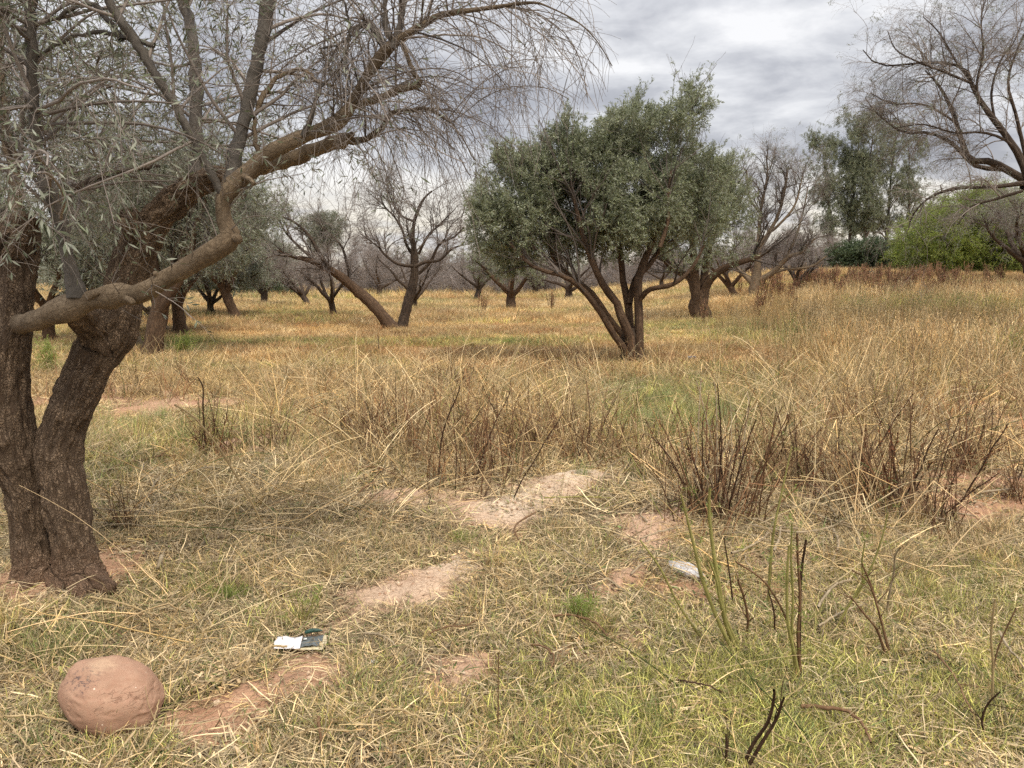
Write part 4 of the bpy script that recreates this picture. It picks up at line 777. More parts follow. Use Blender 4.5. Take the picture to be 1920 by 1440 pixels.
# shrubs and treeline
def shrub(name, label, cat, lobes, d, key, nper, depth, scl, group=None, shell=.3, wood='twig_dark'):
    u = np.mean([l[0] for l in lobes]); x, y = P(u, 520, d)[:2]; g = np.array([x, y, float(H(x, y))]); T = thing(name, label, cat, g, group)
    n = 14; C = sim(np.tile(g, (n, 1)) + rng.normal(0, .3, (n, 3)) * [1, 1, 0], rng.normal(0, .5, (n, 3)) + [0, 0, 1], np.full(n, max(.5, (P(u, min(l[1] for l in lobes), d)[2] - g[2]) * .8)), 10, wig=.08)
    A = Acc(); A.add(*tubes(C, np.full((n, 10), .03) * np.linspace(1, .3, 10), 4)); obj('stem', A.mesh('stem', [M[wood]]), T); leafy_crown(T, 'foliage', lobes, d, key, nper, depth, scl, shell); return T
shrub('feathery_shrub', 'bright green feathery shrub behind the drooping twigs at right', 'shrub', [(1760, 440, 50), (1730, 470, 40), (1800, 420, 50), (1850, 400, 45), (1850, 460, 55), (1780, 480, 40), (1900, 430, 50), (1930, 470, 50), (1860, 490, 40), (1960, 420, 50), (1810, 385, 25)], 46, 'fresh', 1100, 1.5, (1.2, 2.2))
shrub('shrub', 'dark round-leaved bush below the tallest eucalyptus', 'shrub', [(1640, 480, 26), (1665, 485, 24), (1690, 485, 26), (1655, 470, 16), (1710, 480, 22)], 52, 'dark', 1600, 1.2, (1.0, 1.6), 'dark bushes below the eucalyptus')
shrub('shrub', 'dark green bush at the left end of the bushes below the eucalyptus', 'shrub', [(1585, 485, 22), (1605, 478, 24), (1620, 488, 20), (1570, 492, 18)], 54, 'dark', 1600, 1.2, (1.0, 1.6), 'dark bushes below the eucalyptus')
shrub('shrub', 'dark green hedge patch behind the feathery shrub at the right edge', 'shrub', [(1820, 495, 20), (1870, 495, 22), (1920, 490, 24), (1740, 495, 16)], 52, 'dark', 1200, 1., (1., 1.5), 'dark bushes below the eucalyptus')
shrub('distant_tree', 'round hazy double-headed tree rising behind the bare row on the left', 'tree', [(590, 425, 17), (622, 425, 19), (606, 438, 16), (600, 458, 14), (616, 462, 12)], 110, 'far', 2300, 2, (1.3, 2.2))
for i, (u0, lab) in enumerate([(400, 'green bush by the leafy trees on the far left field edge'), (455, 'green bush under the left-leaning olive at the field edge'), (500, 'green bush at the end of the leafy trees by the bare row')]):
    shrub('shrub', lab, 'shrub', [(u0 - 18, 535, 22), (u0 + 10, 528, 24), (u0 + 30, 540, 18)], 60, 'grey' if i % 2 else 'dark', 1300, 1.2, (1., 1.6), 'green bushes at the left field edge')
# far wood: one mass of twiggy crowns along the horizon
n = 2600; u = rng.uniform(-300, 2300, n); d = rng.uniform(85, 150, n); pos = np.array([P(a, 520, b) for a, b in zip(u, d)]); pos[:, 2] = H(pos[:, 0], pos[:, 1]) + rng.random(n) * (2.6 + 2.2 * vnoise(u * .02, 0 * u, s=5)) 
scatter('far_wood', 'far', pos, heading(rng.normal(0, 1, (n, 3)) + [0, 0, .6]), np.repeat(rng.uniform(2.2, 4.2, (n, 1)), 3, 1), kind='stuff', label='far strip of grey-brown orchard trees along the horizon', category='woodland')
# twiggy scrub mass behind the bare row
def twigball(nm, mat):
    n = 26; C = sim(np.zeros((n, 3)), unit(rng.normal(0, 1, (n, 3)) + [0, 0, .5]), rng.uniform(.5, 1., n), 7, wig=.1, droop=.15); R = np.full((n, 7), .010) * np.linspace(1, .4, 7)
    C2, R2 = grow(C, R, 170, (.2, .5), t=(.2, 1), ang=(20, 60), droop=.2, p=5, rmin=.004); A = Acc(); A.add(*tubes(C, R, 3)); A.add(*tubes(C2, R2, 3)); return A.mesh(nm, [mat])
source('twigball', [twigball('twig_ball', M['twig_far']) for _ in range(4)])
n = 1500; u = rng.uniform(380, 1560, n); u = u[vnoise(u * .035, 0 * u, s=12) + .35 * rng.normal(0, 1, n) > -.25]; n = len(u); d = rng.uniform(62, 84, n); pos = np.array([P(a, 520, b) for a, b in zip(u, d)]); pos[:, 2] = H(pos[:, 0], pos[:, 1]) + .4 + rng.random(n) ** 1.3 * (2.6 + 1.9 * vnoise(u * .045, 0 * u, s=9))
scatter('orchard_scrub', 'twigball', pos, np.stack([rng.normal(0, .2, n), rng.normal(0, .2, n), rng.uniform(0, 6.28, n)], -1), np.repeat(rng.uniform(1.1, 1.7, (n, 1)), 3, 1), kind='stuff', label='thicket of grey bare twigs behind the row of bare olives', category='thicket')

# ================================================================== GROUND COVER
def blades(n, hr, rad, w0, lean=.5, droop=.25, p=4):
    a = rng.uniform(0, 6.28, n); r = rad * np.sqrt(rng.random(n)); S = np.stack([r * np.cos(a), r * np.sin(a), np.full(n, -.01)], -1)
    D = np.stack([rng.normal(0, lean, n), rng.normal(0, lean, n), np.ones(n)], -1); L = rng.uniform(hr[0], hr[1], n)
    C = sim(S, D, L, p, droop=droop, wig=.16); W = w0 * rng.uniform(.7, 1.3, (n, 1)) * np.linspace(1, .25, p)[None]; return C, W
def m_grass(nm, n, hr, rad, w0, **k):
    C, W = blades(n, hr, rad, w0, **k); A = Acc(); A.add(*ribbons(C, W)); return A.mesh(nm, [M['grass']])
def m_litter(nm, n, rad, L, w0):
    a = rng.uniform(0, 6.28, n); r = rad * np.sqrt(rng.random(n)); S = np.stack([r * np.cos(a), r * np.sin(a), rng.uniform(0.0, .025, n)], -1); b = rng.uniform(0, 6.28, n)
    D = np.stack([np.cos(b), np.sin(b), rng.normal(.08, .22, n)], -1); C = sim(S, D, rng.uniform(L[0], L[1], n), 5, droop=.07, wig=.10)
    C[:, :, 2] = np.maximum(C[:, :, 2], .002)
    W = w0 * rng.uniform(.5, 1.4, (n, 1)) * np.array([[.8, 1, 1, .9, .4]]); A = Acc()
    A.add(*ribbons(C, W, side=np.stack([-np.sin(b), np.cos(b), rng.normal(0, .5, n)], -1))); return A.mesh(nm, [M['grass']])
def m_stalks(nm, n, hr, rad, r0, lean=.35, head=False, droop=.05, wig=.08, kink=True):
    a = rng.uniform(0, 6.28, n); r = rad * np.sqrt(rng.random(n)); S = np.stack([r * np.cos(a), r * np.sin(a), np.full(n, -.01)], -1)
    D = np.stack([rng.normal(0, lean, n), rng.normal(0, lean, n), np.ones(n)], -1); L = rng.uniform(hr[0], hr[1], n)
    C = sim(S, D, L, 8, droop=droop, wig=wig); R = r0 * rng.uniform(.6, 1.3, (n, 1)) * np.linspace(1, .45, 8)[None]
    if kink:
        kk = rng.random(n) < .35; j = 4; off = rng.normal(0, .5, (n, 3)); off[:, 2] = -rng.uniform(.1, .6, n)
        for i in range(j + 1, 8): C[kk, i] = C[kk, i - 1] + unit(off[kk]) * (L[kk, None] / 7)
    C[:, :, 2] = np.maximum(C[:, :, 2], -.01)
    A = Acc(); A.add(*tubes(C, R, 3)); C2, R2 = grow(C, R, max(2, int(n * .8)), (.06, .20), t=(.35, 1), ang=(25, 50), p=4, rfac=.6, rmin=r0 * .35); A.add(*tubes(C2, R2, 3))
    if head:
        C3, W3 = None, None; V = leaf_on(C, R, 5, .05, .008, (10, 40), t=(.72, 1)); A.add(*V)
    me = A.mesh(nm, [M['grass']])
    bk = me.attributes['bark']; z = np.zeros(len(me.vertices) * 3, np.float32); bk.data.foreach_set('vector', z); return me
source('turf', [m_grass('turf', 85, (.03, .10), .10, .0035, lean=.8) for _ in range(8)])
source('litter', [m_litter('litter', 75, .14, (.02, .13), .0029) for _ in range(8)])
source('leaflitter', [m_litter('leaf_litter', 46, .12, (.025, .055), .009) for _ in range(5)])
source('tuft', [m_grass('tuft', 70, (.10, .32), .09, .0042, lean=.42) for _ in range(6)])
source('stalk', [m_stalks('stalk', 7, (.25, .70), .10, .0034, lean=.42) for _ in range(8)])
source('lying', [m_stalks('lying', 9, (.3, .95), .14, .0036, lean=1.7, droop=.12, kink=False) for _ in range(8)])
source('longstraw', [m_stalks('longstraw', 5, (.5, 1.15), .18, .0040, lean=.8, droop=.16, wig=.06, kink=True) for _ in range(8)])
source('tall', [m_stalks('tall', 20, (.45, 1.0), .20, .0046, lean=.22, head=True, droop=.08, wig=.06, kink=False) for _ in range(6)])
source('meadow', [m_grass('meadow', 110, (.14, .42), .34, .010, lean=.5, p=4) for _ in range(6)])
def weedy(nm):
    n = 16; a = rng.uniform(0, 6.28, n); S = np.stack([.14 * np.cos(a), .14 * np.sin(a), 0 * a], -1) * rng.random((n, 1)); D = np.stack([rng.normal(0, .15, n), rng.normal(0, .15, n), np.ones(n)], -1)
    C = sim(S, D, rng.uniform(.45, .95, n), 8, wig=.05); R = np.full((n, 8), .004); A = Acc(); A.add(*tubes(C, R, 3)); A.add(*leaf_on(C, R, 46, .045, .016, (20, 60), t=(.35, 1))); me = A.mesh(nm, [M['grass']])
    me.attributes['bark'].data.foreach_set('vector', np.zeros(len(me.vertices) * 3, np.float32)); return me
source('dock', [weedy('dock') for _ in range(5)])

GOLD = np.array([.66, .47, .20]); PALE = np.array([.68, .56, .34]); ORNG = np.array([.52, .30, .13]); GREY = np.array([.36, .285, .19]); REDB = np.array([.17, .085, .055]); GRN = np.array([.20, .26, .08]); YGR = np.array([.56, .56, .15]); BGR = np.array([.14, .23, .07])
def field(n, y0, y1, power=1.0, margin=.6):
    y = y0 + (y1 - y0) * rng.random(n) ** power
    x = rng.uniform(-1, 1, n) * (.75 * y + margin)
    # uniform density: accept by width
    k = rng.random(n) < (.75 * y + margin) / (.75 * y1 + margin); x, y = x[k], y[k]
    z = H(x, y); u, v = proj(x, y, z); return x, y, z, u, v
def avoid(x, y):
    k = np.ones(len(x), bool)
    for (ax, ay, r) in AV: k &= (x - ax) ** 2 + (y - ay) ** 2 > r * r
    return k
gA, gB_ = G(75, 1085), G(148, 1085); gRk = G(203, 1352); gPk = G(568, 1215); gPl = G(1288, 1085)
AV = [(gA[0], gA[1] + .05, .17), (gB_[0], gB_[1] + .05, .18), (gRk[0], gRk[1], .13), (gPk[0], gPk[1] - .02, .12), (gPk[0], gPk[1] - .12, .11), (gPk[0] + .08, gPk[1] - .08, .10), (gPl[0], gPl[1], .10), (gPl[0] + .02, gPl[1] - .12, .09), (gRk[0], gRk[1] - .08, .13)]
def put(name, key, x, y, z, s, tint, gt, gf, label, cat, tiltn=.0, vert=None):
    n = len(x); rot = np.stack([rng.normal(0, tiltn, n), rng.normal(0, tiltn, n), rng.uniform(0, 6.28, n)], -1)
    S = np.repeat(np.asarray(s)[:, None], 3, 1) if vert is None else np.stack([s, s, s * vert], -1)
    return scatter(name, key, np.stack([x, y, z], -1), rot, S, None, tint, gt, gf, kind='stuff', label=label, category=cat)
def tints(n, u, v, w_gold, w_pale, w_orn, w_grey):
    r = rng.random((n, 4)) ** 2 * np.stack([w_gold + 0 * u, w_pale + 0 * u, w_orn + 0 * u, w_grey + 0 * u], -1); r = r / r.sum(1, keepdims=True)
    return (r @ np.stack([GOLD, PALE, ORNG, GREY])) * rng.uniform(.8, 1.15, (n, 1))
def gtints(n, yl=.4):
    r = rng.random((n, 1)) * (1 if np.isscalar(yl) else 1); q = (rng.random((n, 1)) < (yl if np.isscalar(yl) else yl[:, None])); return np.where(q, YGR * (.8 + .4 * r), GRN * (.7 + .5 * r) + (BGR - GRN) * r * .4)
def gmask(u, v, x, y): return np.clip(blob(u, v, GREEN) * (1 + .45 * fbm(x * 1.6, y * 1.6, oct=3, s=91)), 0, 1)
# -- near turf
for (y0, y1, dens, s0, nm) in ((1.3, 4.6, 420, 1.0, 'short_grass'), (4.6, 10.5, 130, 1.45, 'short_grass')):
    n = int(dens * (y1 - y0) * 2 * (.75 * y1 + .6)); x, y, z, u, v = field(n, y0, y1); sm_, _ = soilmask(x, y); g = gmask(u, v, x, y)
    p = (.22 + .95 * g) * (1 - .92 * sstep(.3, .6, sm_)); k = (rng.random(len(x)) < p) & avoid(x, y); x, y, z, u, v, g = x[k], y[k], z[k], u[k], v[k], g[k]; n = len(x)
    fg = sstep(1000, 1150, v) * sstep(700, 1100, u)
    put(nm, 'turf', x, y, z, s0 * rng.uniform(.7, 1.25, n), tints(n, u, v, 1, 1.2, .3, .8), gtints(n, .35 + .35 * fg), np.clip(.2 + .8 * g, 0, .92), 'short green and straw-coloured grass on the clearing floor' if y0 < 2 else 'patches of short grass in the middle of the clearing', 'grass', .12)
# -- litter of straw
for (y0, y1, dens, s0) in ((1.3, 4.6, 230, 1.0), (4.6, 11, 85, 1.5)):
    n = int(dens * (y1 - y0) * 2 * (.75 * y1 + .6)); x, y, z, u, v = field(n, y0, y1); sm_, _ = soilmask(x, y); g = gmask(u, v, x, y)
    p = (1 - .68 * g) * (1 - .93 * sstep(.3, .6, sm_)); k = (rng.random(len(x)) < p) & avoid(x, y); x, y, z, u, v = x[k], y[k], z[k], u[k], v[k]; n = len(x)
    far = sstep(900, 750, v)
    put('straw_litter', 'litter', x, y, z, s0 * rng.uniform(.7, 1.3, n), tints(n, u, v, .5 + far, 1., .2 + .5 * far, 1.3 - far), gtints(n, .2), np.full(n, .08), 'flattened dead grass and straw covering the near soil' if y0 < 2 else 'flattened straw covering the middle of the clearing', 'straw')
n = 6500; x, y, z, u, v = field(n, 1.3, 5.5); sm_, _ = soilmask(x, y); k = (rng.random(len(x)) < .25 * (1 - .8 * sstep(.4, .8, sm_))) & avoid(x, y); x, y, z, u, v = x[k], y[k], z[k], u[k], v[k]; n = len(x)
put('leaf_litter', 'leaflitter', x, y, z, rng.uniform(.7, 1.1, n), tints(n, u, v, .2, .8, .5, 1.5) * .9, gtints(n, .1), np.full(n, .1), 'fallen olive leaves lying among the grass', 'leaf litter')
# -- tufts
n = 9000; x, y, z, u, v = field(n, 2.0, 12); sm_, _ = soilmask(x, y); g = gmask(u, v, x, y)
dn = .10 + .35 * blob(u, v, [(500, 1060, 260, 60, .8), (180, 830, 200, 60, 1.), (1280, 790, 160, 60, .9), (850, 800, 300, 90, .9), (1700, 800, 350, 160, 1.), (1750, 1050, 250, 60, .9), (400, 720, 500, 60, .7), (380, 1110, 90, 30, 1.5), (480, 790, 250, 60, .6)])
k = (rng.random(len(x)) < dn * (1 - .95 * sstep(.25, .55, sm_))) & avoid(x, y); x, y, z, u, v, g = x[k], y[k], z[k], u[k], v[k], g[k]; n = len(x)
put('grass_tufts', 'tuft', x, y, z, rng.uniform(.5, 1.1, n) * (.65 + .4 * sstep(3, 6, y)), tints(n, u, v, 1.1, 1., .4, .5), gtints(n, .35), np.clip(g * .9, .05, .85), 'loose dry and green tufts of longer grass', 'grass', .1)
n = 9000; x, y, z, u, v = field(n, 5, 12); k = rng.random(len(x)) < blob(u, v, [(1300, 785, 200, 70, 1.), (1235, 850, 80, 40, .8), (1190, 745, 70, 30, .7), (330, 822, 200, 36, .6), (1450, 720, 80, 20, .5)]) * .75; x, y, z, u, v = x[k], y[k], z[k], u[k], v[k]; n = len(x)
put('green_grass_patch', 'tuft', x, y, z, rng.uniform(.5, .85, n), tints(n, u, v, .5, 1.2, .1, .2), np.array([[.25, .34, .12]]) * rng.uniform(.75, 1.3, (n, 1)), rng.uniform(.6, .95, n), 'bright green grass patch in front of the rounded olive', 'grass', .12)
# -- upright straw stalks and fallen stalks
DST = [(820, 790, 260, 80, 1.), (1080, 800, 120, 90, 1.), (1650, 850, 330, 120, 1.), (1500, 760, 250, 60, .8), (620, 800, 120, 60, .7), (240, 690, 180, 35, .9), (1330, 900, 120, 60, .8), (1800, 720, 200, 60, 1.), (600, 700, 120, 30, .4), (540, 1080, 60, 40, .5), (1260, 700, 60, 30, .6), (900, 860, 140, 40, .8)]
n = 7000; x, y, z, u, v = field(n, 2.6, 13); sm_, _ = soilmask(x, y); dn = blob(u, v, DST) * (.25 + 1.0 * sstep(-.3, .35, fbm(x * 1.1, y * 1.1, oct=2, s=401))) + .015; clr = 1 - .93 * blob(u, v, [(1300, 790, 180, 66, 1.), (1235, 850, 90, 60, 1.), (330, 825, 200, 40, .8)]); k = (rng.random(len(x)) < dn * .62 * clr * (1 - .95 * sstep(.3, .55, sm_))) & avoid(x, y); x, y, z, u, v = x[k], y[k], z[k], u[k], v[k]; n = len(x)
put('dry_stalks', 'stalk', x, y, z, rng.uniform(.55, 1.15, n), tints(n, u, v, 1.2, 1.3, .4, .15) * 1.12, gtints(n, .3), np.full(n, .06), 'thicket of thin upright dry straw stalks', 'dry weeds', .08)
n = 9000; x, y, z, u, v = field(n, 2.2, 12); sm_, _ = soilmask(x, y); dn = blob(u, v, DST + [(400, 960, 300, 70, .6), (1500, 1060, 320, 60, .7), (860, 1120, 160, 50, .3), (300, 1180, 300, 60, .25)]) + .03; clr = 1 - .93 * blob(u, v, [(1300, 790, 180, 66, 1.), (1235, 850, 90, 60, 1.), (330, 825, 200, 40, .8)]); k = (rng.random(len(x)) < dn * .6 * clr * (1 - .95 * sstep(.3, .55, sm_))) & avoid(x, y); x, y, z, u, v = x[k], y[k], z[k], u[k], v[k]; n = len(x)
put('lying_stalks', 'lying', x, y, z + .01, rng.uniform(.5, 1.05, n), tints(n, u, v, 1.0, 1.5, .3, .4) * 1.1, gtints(n, .3), np.full(n, .04), 'tangle of fallen pale straw stalks lying over the ground', 'straw')
n = 5000; x, y, z, u, v = field(n, 4.6, 12.5); sm_, _ = soilmask(x, y); dn = blob(u, v, [(1620, 850, 330, 130, 1.), (1780, 740, 220, 70, .9), (840, 800, 280, 80, .8), (1080, 800, 110, 80, .6), (640, 740, 160, 50, .5), (1560, 940, 250, 40, .6)]); clr = 1 - .93 * blob(u, v, [(1300, 790, 180, 66, 1.), (1235, 850, 90, 60, 1.), (330, 825, 180, 36, .8)])
k = (rng.random(len(x)) < dn * .6 * clr * (1 - .95 * sstep(.3, .55, sm_))) & avoid(x, y); x, y, z, u, v = x[k], y[k], z[k], u[k], v[k]; n = len(x)
put('long_straws', 'longstraw', x, y, z, rng.uniform(.55, 1.05, n), tints(n, u, v, .9, 1.8, .2, .1) * 1.2, gtints(n, .5), np.full(n, .05), 'long pale bent straws arching over the weeds', 'straw', .1)
n = 6500; x, y, z, u, v = field(n, 4.2, 14); sm_, _ = soilmask(x, y); dn = blob(u, v, [(1620, 870, 330, 100, 1.), (820, 820, 240, 70, 1.), (1090, 780, 90, 80, 1.), (620, 800, 100, 40, .7), (1450, 720, 200, 50, .5), (1240, 700, 80, 24, .7), (500, 860, 140, 30, .4), (1340, 900, 90, 70, .6)]); clr = 1 - .93 * blob(u, v, [(1300, 790, 180, 66, 1.), (1235, 850, 90, 60, 1.)])
k = (rng.random(len(x)) < dn * .36 * clr * (1 - .95 * sstep(.3, .55, sm_)) * (.3 + 1.4 * sstep(-.2, .5, vnoise(x * 1.7, y * 1.7, s=313)))) & avoid(x, y); x, y, z, u, v = x[k], y[k], z[k], u[k], v[k]; n = len(x)
put('russet_stalks', 'stalk', x, y, z, rng.uniform(.5, 1.05, n), np.array([[.32, .15, .07]]) * rng.uniform(.5, 1.6, (n, 1)), gtints(n, .3), np.full(n, .05), 'russet brown dead weed stems mixed into the straw thicket', 'dry weeds', .08)
def clod(nm):
    import bmesh as bmm
    b = bmm.new(); bmm.ops.create_icosphere(b, subdivisions=2, radius=.01)
    for v__ in b.verts: v__.co *= 1 + random.uniform(-.22, .22); v__.co.z *= .7
    m_ = bpy.data.meshes.new(nm); b.to_mesh(m_); b.free(); m_.materials.append(M['clod']); return m_
m_, t_ = newmat('soil_clod'); g_ = t_.nodes.new('ShaderNodeObjectInfo'); finish(t_, mix(t_, g_.outputs['Random'], (.32, .19, .12), (.62, .48, .34)), .95, spec=.1); M['clod'] = m_
source('clod', [clod('clod') for _ in range(5)])
n = 26000; x, y, z, u, v = field(n, 1.8, 8); sm_, _ = soilmask(x, y); k = rng.random(len(x)) < sstep(.3, .7, sm_) * .9; x, y, z = x[k], y[k], z[k]; n = len(x)
scatter('soil_clods', 'clod', np.stack([x, y, z], -1), rng.uniform(0, 6.28, (n, 3)), np.repeat(rng.uniform(.15, 1.0, (n, 1)) ** 1.8 * 1.3, 3, 1), kind='stuff', label='crumbs and clods of dry red soil on the bare patches', category='soil')
def gstick(nm):
    C = sim(np.array([[0., 0, .015]]), np.array([[1., 0, .06]]), np.array([rng.uniform(.3, .75)]), 14, wig=.13, droop=.05); C[:, :, 2] = np.clip(C[:, :, 2], .005, .09); C[0, :, 0] -= C[0, :, 0].mean(); R = rng.uniform(.003, .0058) * np.linspace(1, .5, 14)[None]
    A = Acc(); A.add(*tubes(C, R, 5, lump=.2)); C2, R2 = grow(C, R, 2, (.06, .2), t=(.3, .9), ang=(25, 50), p=6, rfac=.6, rmin=.0014); A.add(*tubes(C2, R2, 4)); return A.mesh(nm, [M['stem_pale']])
source('gstick', [gstick('twig_litter') for _ in range(12)])
n = 2600; x, y, z, u, v = field(n, 2.4, 9); dn = blob(u, v, [(1560, 1010, 300, 70, 1.), (1350, 980, 120, 60, .8), (300, 960, 220, 60, .45), (1080, 900, 120, 30, .5), (1750, 900, 200, 60, .7), (900, 1140, 200, 60, .12)]) + .015
k = (rng.random(len(x)) < dn * .55) & avoid(x, y); x, y, z = x[k], y[k], z[k]; n = len(x)
scatter('twig_litter', 'gstick', np.stack([x, y, z + .03], -1), np.stack([rng.normal(0, .08, n), rng.normal(0, .06, n), rng.uniform(0, 6.28, n)], -1), np.repeat(rng.uniform(.6, 1.15, (n, 1)), 3, 1), kind='stuff', label='pale fallen twigs strewn thickly around the weed clumps', category='twigs')
# -- tall grass on the right and behind
n = 26000; x, y, z, u, v = field(n, 8.5, 30, margin=1); dn = sstep(1250, 1600, u + 60 * vnoise(x * .5, y * .5)) * sstep(8.8, 12.5, y + .8 * vnoise(x, y, s=4)) + .35 * sstep(17, 24, y) * sstep(1250, 1500, u)
k = rng.random(len(x)) < dn * .42 * (.5 + .5 * sstep(-.4, .4, vnoise(x * .7, y * .7, s=14))); x, y, z, u, v = x[k], y[k], z[k], u[k], v[k]; n = len(x)
gr = sstep(.0, .5, vnoise(x * .35, y * .35, s=44)) * .45 * sstep(560, 600, v)
put('tall_dry_grass', 'tall', x, y, z, rng.uniform(.6, 1.0, n) * (.55 + .45 * sstep(1300, 1600, u)), tints(n, u, v, 1.0, 1.3, .6, .3) * np.clip(1.05 + .35 * fbm(x * .5, y * .5, oct=3, s=17), .6, 1.5)[:, None], gtints(n, .3), gr + .05, 'tall dry golden grass filling the right side of the field', 'grass', .06)
# -- dock / reddish weeds
n = 22000; x, y, z, u, v = field(n, 9, 42, margin=1); dn = np.clip(blob(u, v, [(1660, 545, 200, 22, 1.), (1480, 600, 150, 30, .25), (1740, 555, 160, 25, .6), (1380, 610, 100, 30, .2), (1000, 590, 160, 14, .14)]) - .08, 0, 1) * (.4 + .6 * sstep(-.2, .3, vnoise(x * .6, y * .6, s=66)))
k = rng.random(len(x)) < dn * .42; x, y, z, u, v = x[k], y[k], z[k], u[k], v[k]; n = len(x); tn = REDB[None] * rng.uniform(.8, 1.6, (n, 1)) + rng.random((n, 1)) ** 2 * .5 * np.array([[.5, .36, .2]])
put('red_dock_weeds', 'dock', x, y, z, rng.uniform(.7, 1.15, n), tn, gtints(n, .1) * .9, np.full(n, .1), 'reddish-brown seeded dock weeds among the tall grass', 'weeds', .05)
# -- meadow mid and far
for (y0, y1, cnt, s0) in ((9.5, 24, 16000, .75), (24, 52, 20000, 1.25), (52, 130, 22000, 2.6)):
    x, y, z, u, v = field(cnt, y0, y1, margin=2); n = len(x); k = rng.random(n) < .75 + .25 * vnoise(x * .4, y * .4); x, y, z, u, v = x[k], y[k], z[k], u[k], v[k]; n = len(x)
    red = blob(u, v, REDG) * .9 + .3 * sstep(.1, .6, fbm(x * .25, y * .25 * .6, oct=3, s=77)); g = gmask(u, v, x, y)
    gf = np.clip(g * .8 + .45 * sstep(.15, .7, fbm(x * .22, y * .4, oct=3, s=88)) , .03, .75)
    T = tints(n, u, v, 1.4, .9, .25 + 2.2 * red, .15); T = T * np.clip(1 + .32 * fbm(x * .3, y * .55, oct=3, s=97), .55, 1.4)[:, None]; rt = (rng.random(n) < red * .5)[:, None]; T = np.where(rt, ORNG * .7 + REDB * .6, T)
    put('meadow_grass', 'meadow', x, y, z, s0 * rng.uniform(.6, 1.2, n), T, gtints(n, .25) * 1.05, gf, {9.5: 'golden meadow grass in the middle of the field', 24: 'golden grass among the bare olives', 52: 'pale far grass reaching the tree line'}[y0], 'grass', .05, vert=rng.uniform(.35, .75, n) if y0 < 20 else rng.uniform(.45, .8, n))

# ================================================================== WEED CLUMPS, STICKS (countable things)
def add_stem(T, C, R, mat, sides=5, name='stem', extra=None):
    A = Acc(); A.add(*tubes(C, R, sides, lump=.12), 0)
    if len(C) == 1 and C.shape[1] > 5 and rng.random() < .6:
        C2, R2 = grow(C, R, 5, (.04, .16), t=(.3, .98), ang=(25, 45), p=5, rfac=.6, rmin=.0012); A.add(*tubes(C2, R2, 3), 0)
    mats = [M[mat]]
    if extra: A.add(*leaf_on(C, R, extra, .016, .008, (30, 90), t=(.35, 1)), 1); mats.append(M['seed_red'])
    return obj(name, A.mesh(name, mats), T)
CLP = []
def clump(u, v, label, n, hpx, spread_px, mats, r=(.003, .006), lean=(0, .0), leansd=.15, seed=1, name='dry_weed_clump', cat='weeds', group='dark-stemmed weed clumps', extra=0, base_px=30, wig=.07):
    global rng
    rng = np.random.default_rng(seed); g = G(u, v); k = g[1] / FPX; T = thing(name, label, cat, g, group)
    n = int(n * 1.25)
    CLP.append((g[0], g[1], base_px * k * 1.1, hpx * k, group)); 
    for i in range(n):
        q = g + np.array([rng.normal(0, .5) * base_px * k, rng.normal(0, .5) * base_px * k * 1.2, 0]); q[2] = float(H(q[0], q[1])) - .015
        h = hpx * k * rng.uniform(.45, 1.08); off = (q[0] - g[0]) / max(base_px * k, 1e-3)
        D = np.array([[lean[0] + off * spread_px / hpx + rng.normal(0, leansd), rng.normal(0, leansd), 1.]])
        C = sim(q[None], D, np.array([h]), 10, wig=wig); r0 = rng.uniform(*r); R = r0 * np.linspace(1, .5, 10)[None]
        add_stem(T, C, R, mats[rng.integers(0, len(mats))], extra=extra if (extra and rng.random() < .6) else None)
    return T
clump(905, 898, 'dark-stemmed dry weed clump right behind the pale soil mound', 26, 190, 60, ['stem_dark', 'stem_brown', 'stem_brown', 'stem_straw'], seed=501, base_px=90, extra=14)
clump(775, 850, 'tan and russet stems rising from flattened straw, left part of the central weed band', 22, 150, 60, ['stem_brown', 'stem_straw', 'stem_brown', 'stem_dark'], r=(.0025, .005), seed=519, base_px=85)
clump(1000, 850, 'tan stems filling the middle of the central weed band', 20, 150, 50, ['stem_brown', 'stem_straw', 'stem_brown'], r=(.0025, .0045), seed=520, base_px=80)
clump(1560, 930, 'rusty brown stems joining the two biggest weed clumps at their base', 20, 150, 60, ['stem_brown', 'stem_straw', 'stem_dark'], r=(.0025, .005), seed=521, base_px=90, extra=20)
clump(1100, 860, 'upright brown weed clump right of the mound, in front of the rounded olive', 30, 170, 60, ['stem_dark', 'stem_brown', 'stem_straw', 'stem_brown'], seed=502, base_px=80)
clump(1345, 965, 'tallest thick brown weed clump with peeling stems, right of the path', 36, 255, 60, ['stem_dark', 'stem_brown', 'stem_brown', 'stem_pale'], r=(.0035, .0075), seed=503, base_px=70, extra=24)
clump(1685, 965, 'reddish weed clump with crusty seed heads at the right', 30, 230, 70, ['stem_dark', 'stem_brown', 'stem_brown'], r=(.003, .007), seed=504, base_px=80, extra=46)
clump(665, 825, 'small cluster of short dark stems left of centre', 16, 75, 30, ['stem_dark', 'stem_brown'], seed=505, base_px=40)
clump(850, 735, 'thin dark twigs standing behind the central weed clump', 8, 90, 25, ['stem_dark'], seed=506, base_px=26)
clump(510, 845, 'slim brown and green stems by the low earth bump at left', 10, 110, 30, ['stem_dark', 'stem_green', 'stem_brown'], seed=507, base_px=34)
clump(390, 850, 'single tall dark stem with short ones beside it, left of the earth bump', 5, 130, 15, ['stem_dark', 'stem_dark', 'stem_green'], seed=508, base_px=20)
clump(235, 995, 'thin forked dark sprigs right of the twin trunk', 7, 110, 40, ['stem_dark', 'stem_brown', 'stem_green'], r=(.002, .004), lean=(-.3, 0), seed=509, base_px=20)
clump(1480, 915, 'sparse red-brown stems between the two big weed clumps', 14, 170, 50, ['stem_brown', 'stem_dark', 'stem_straw'], seed=510, base_px=70)
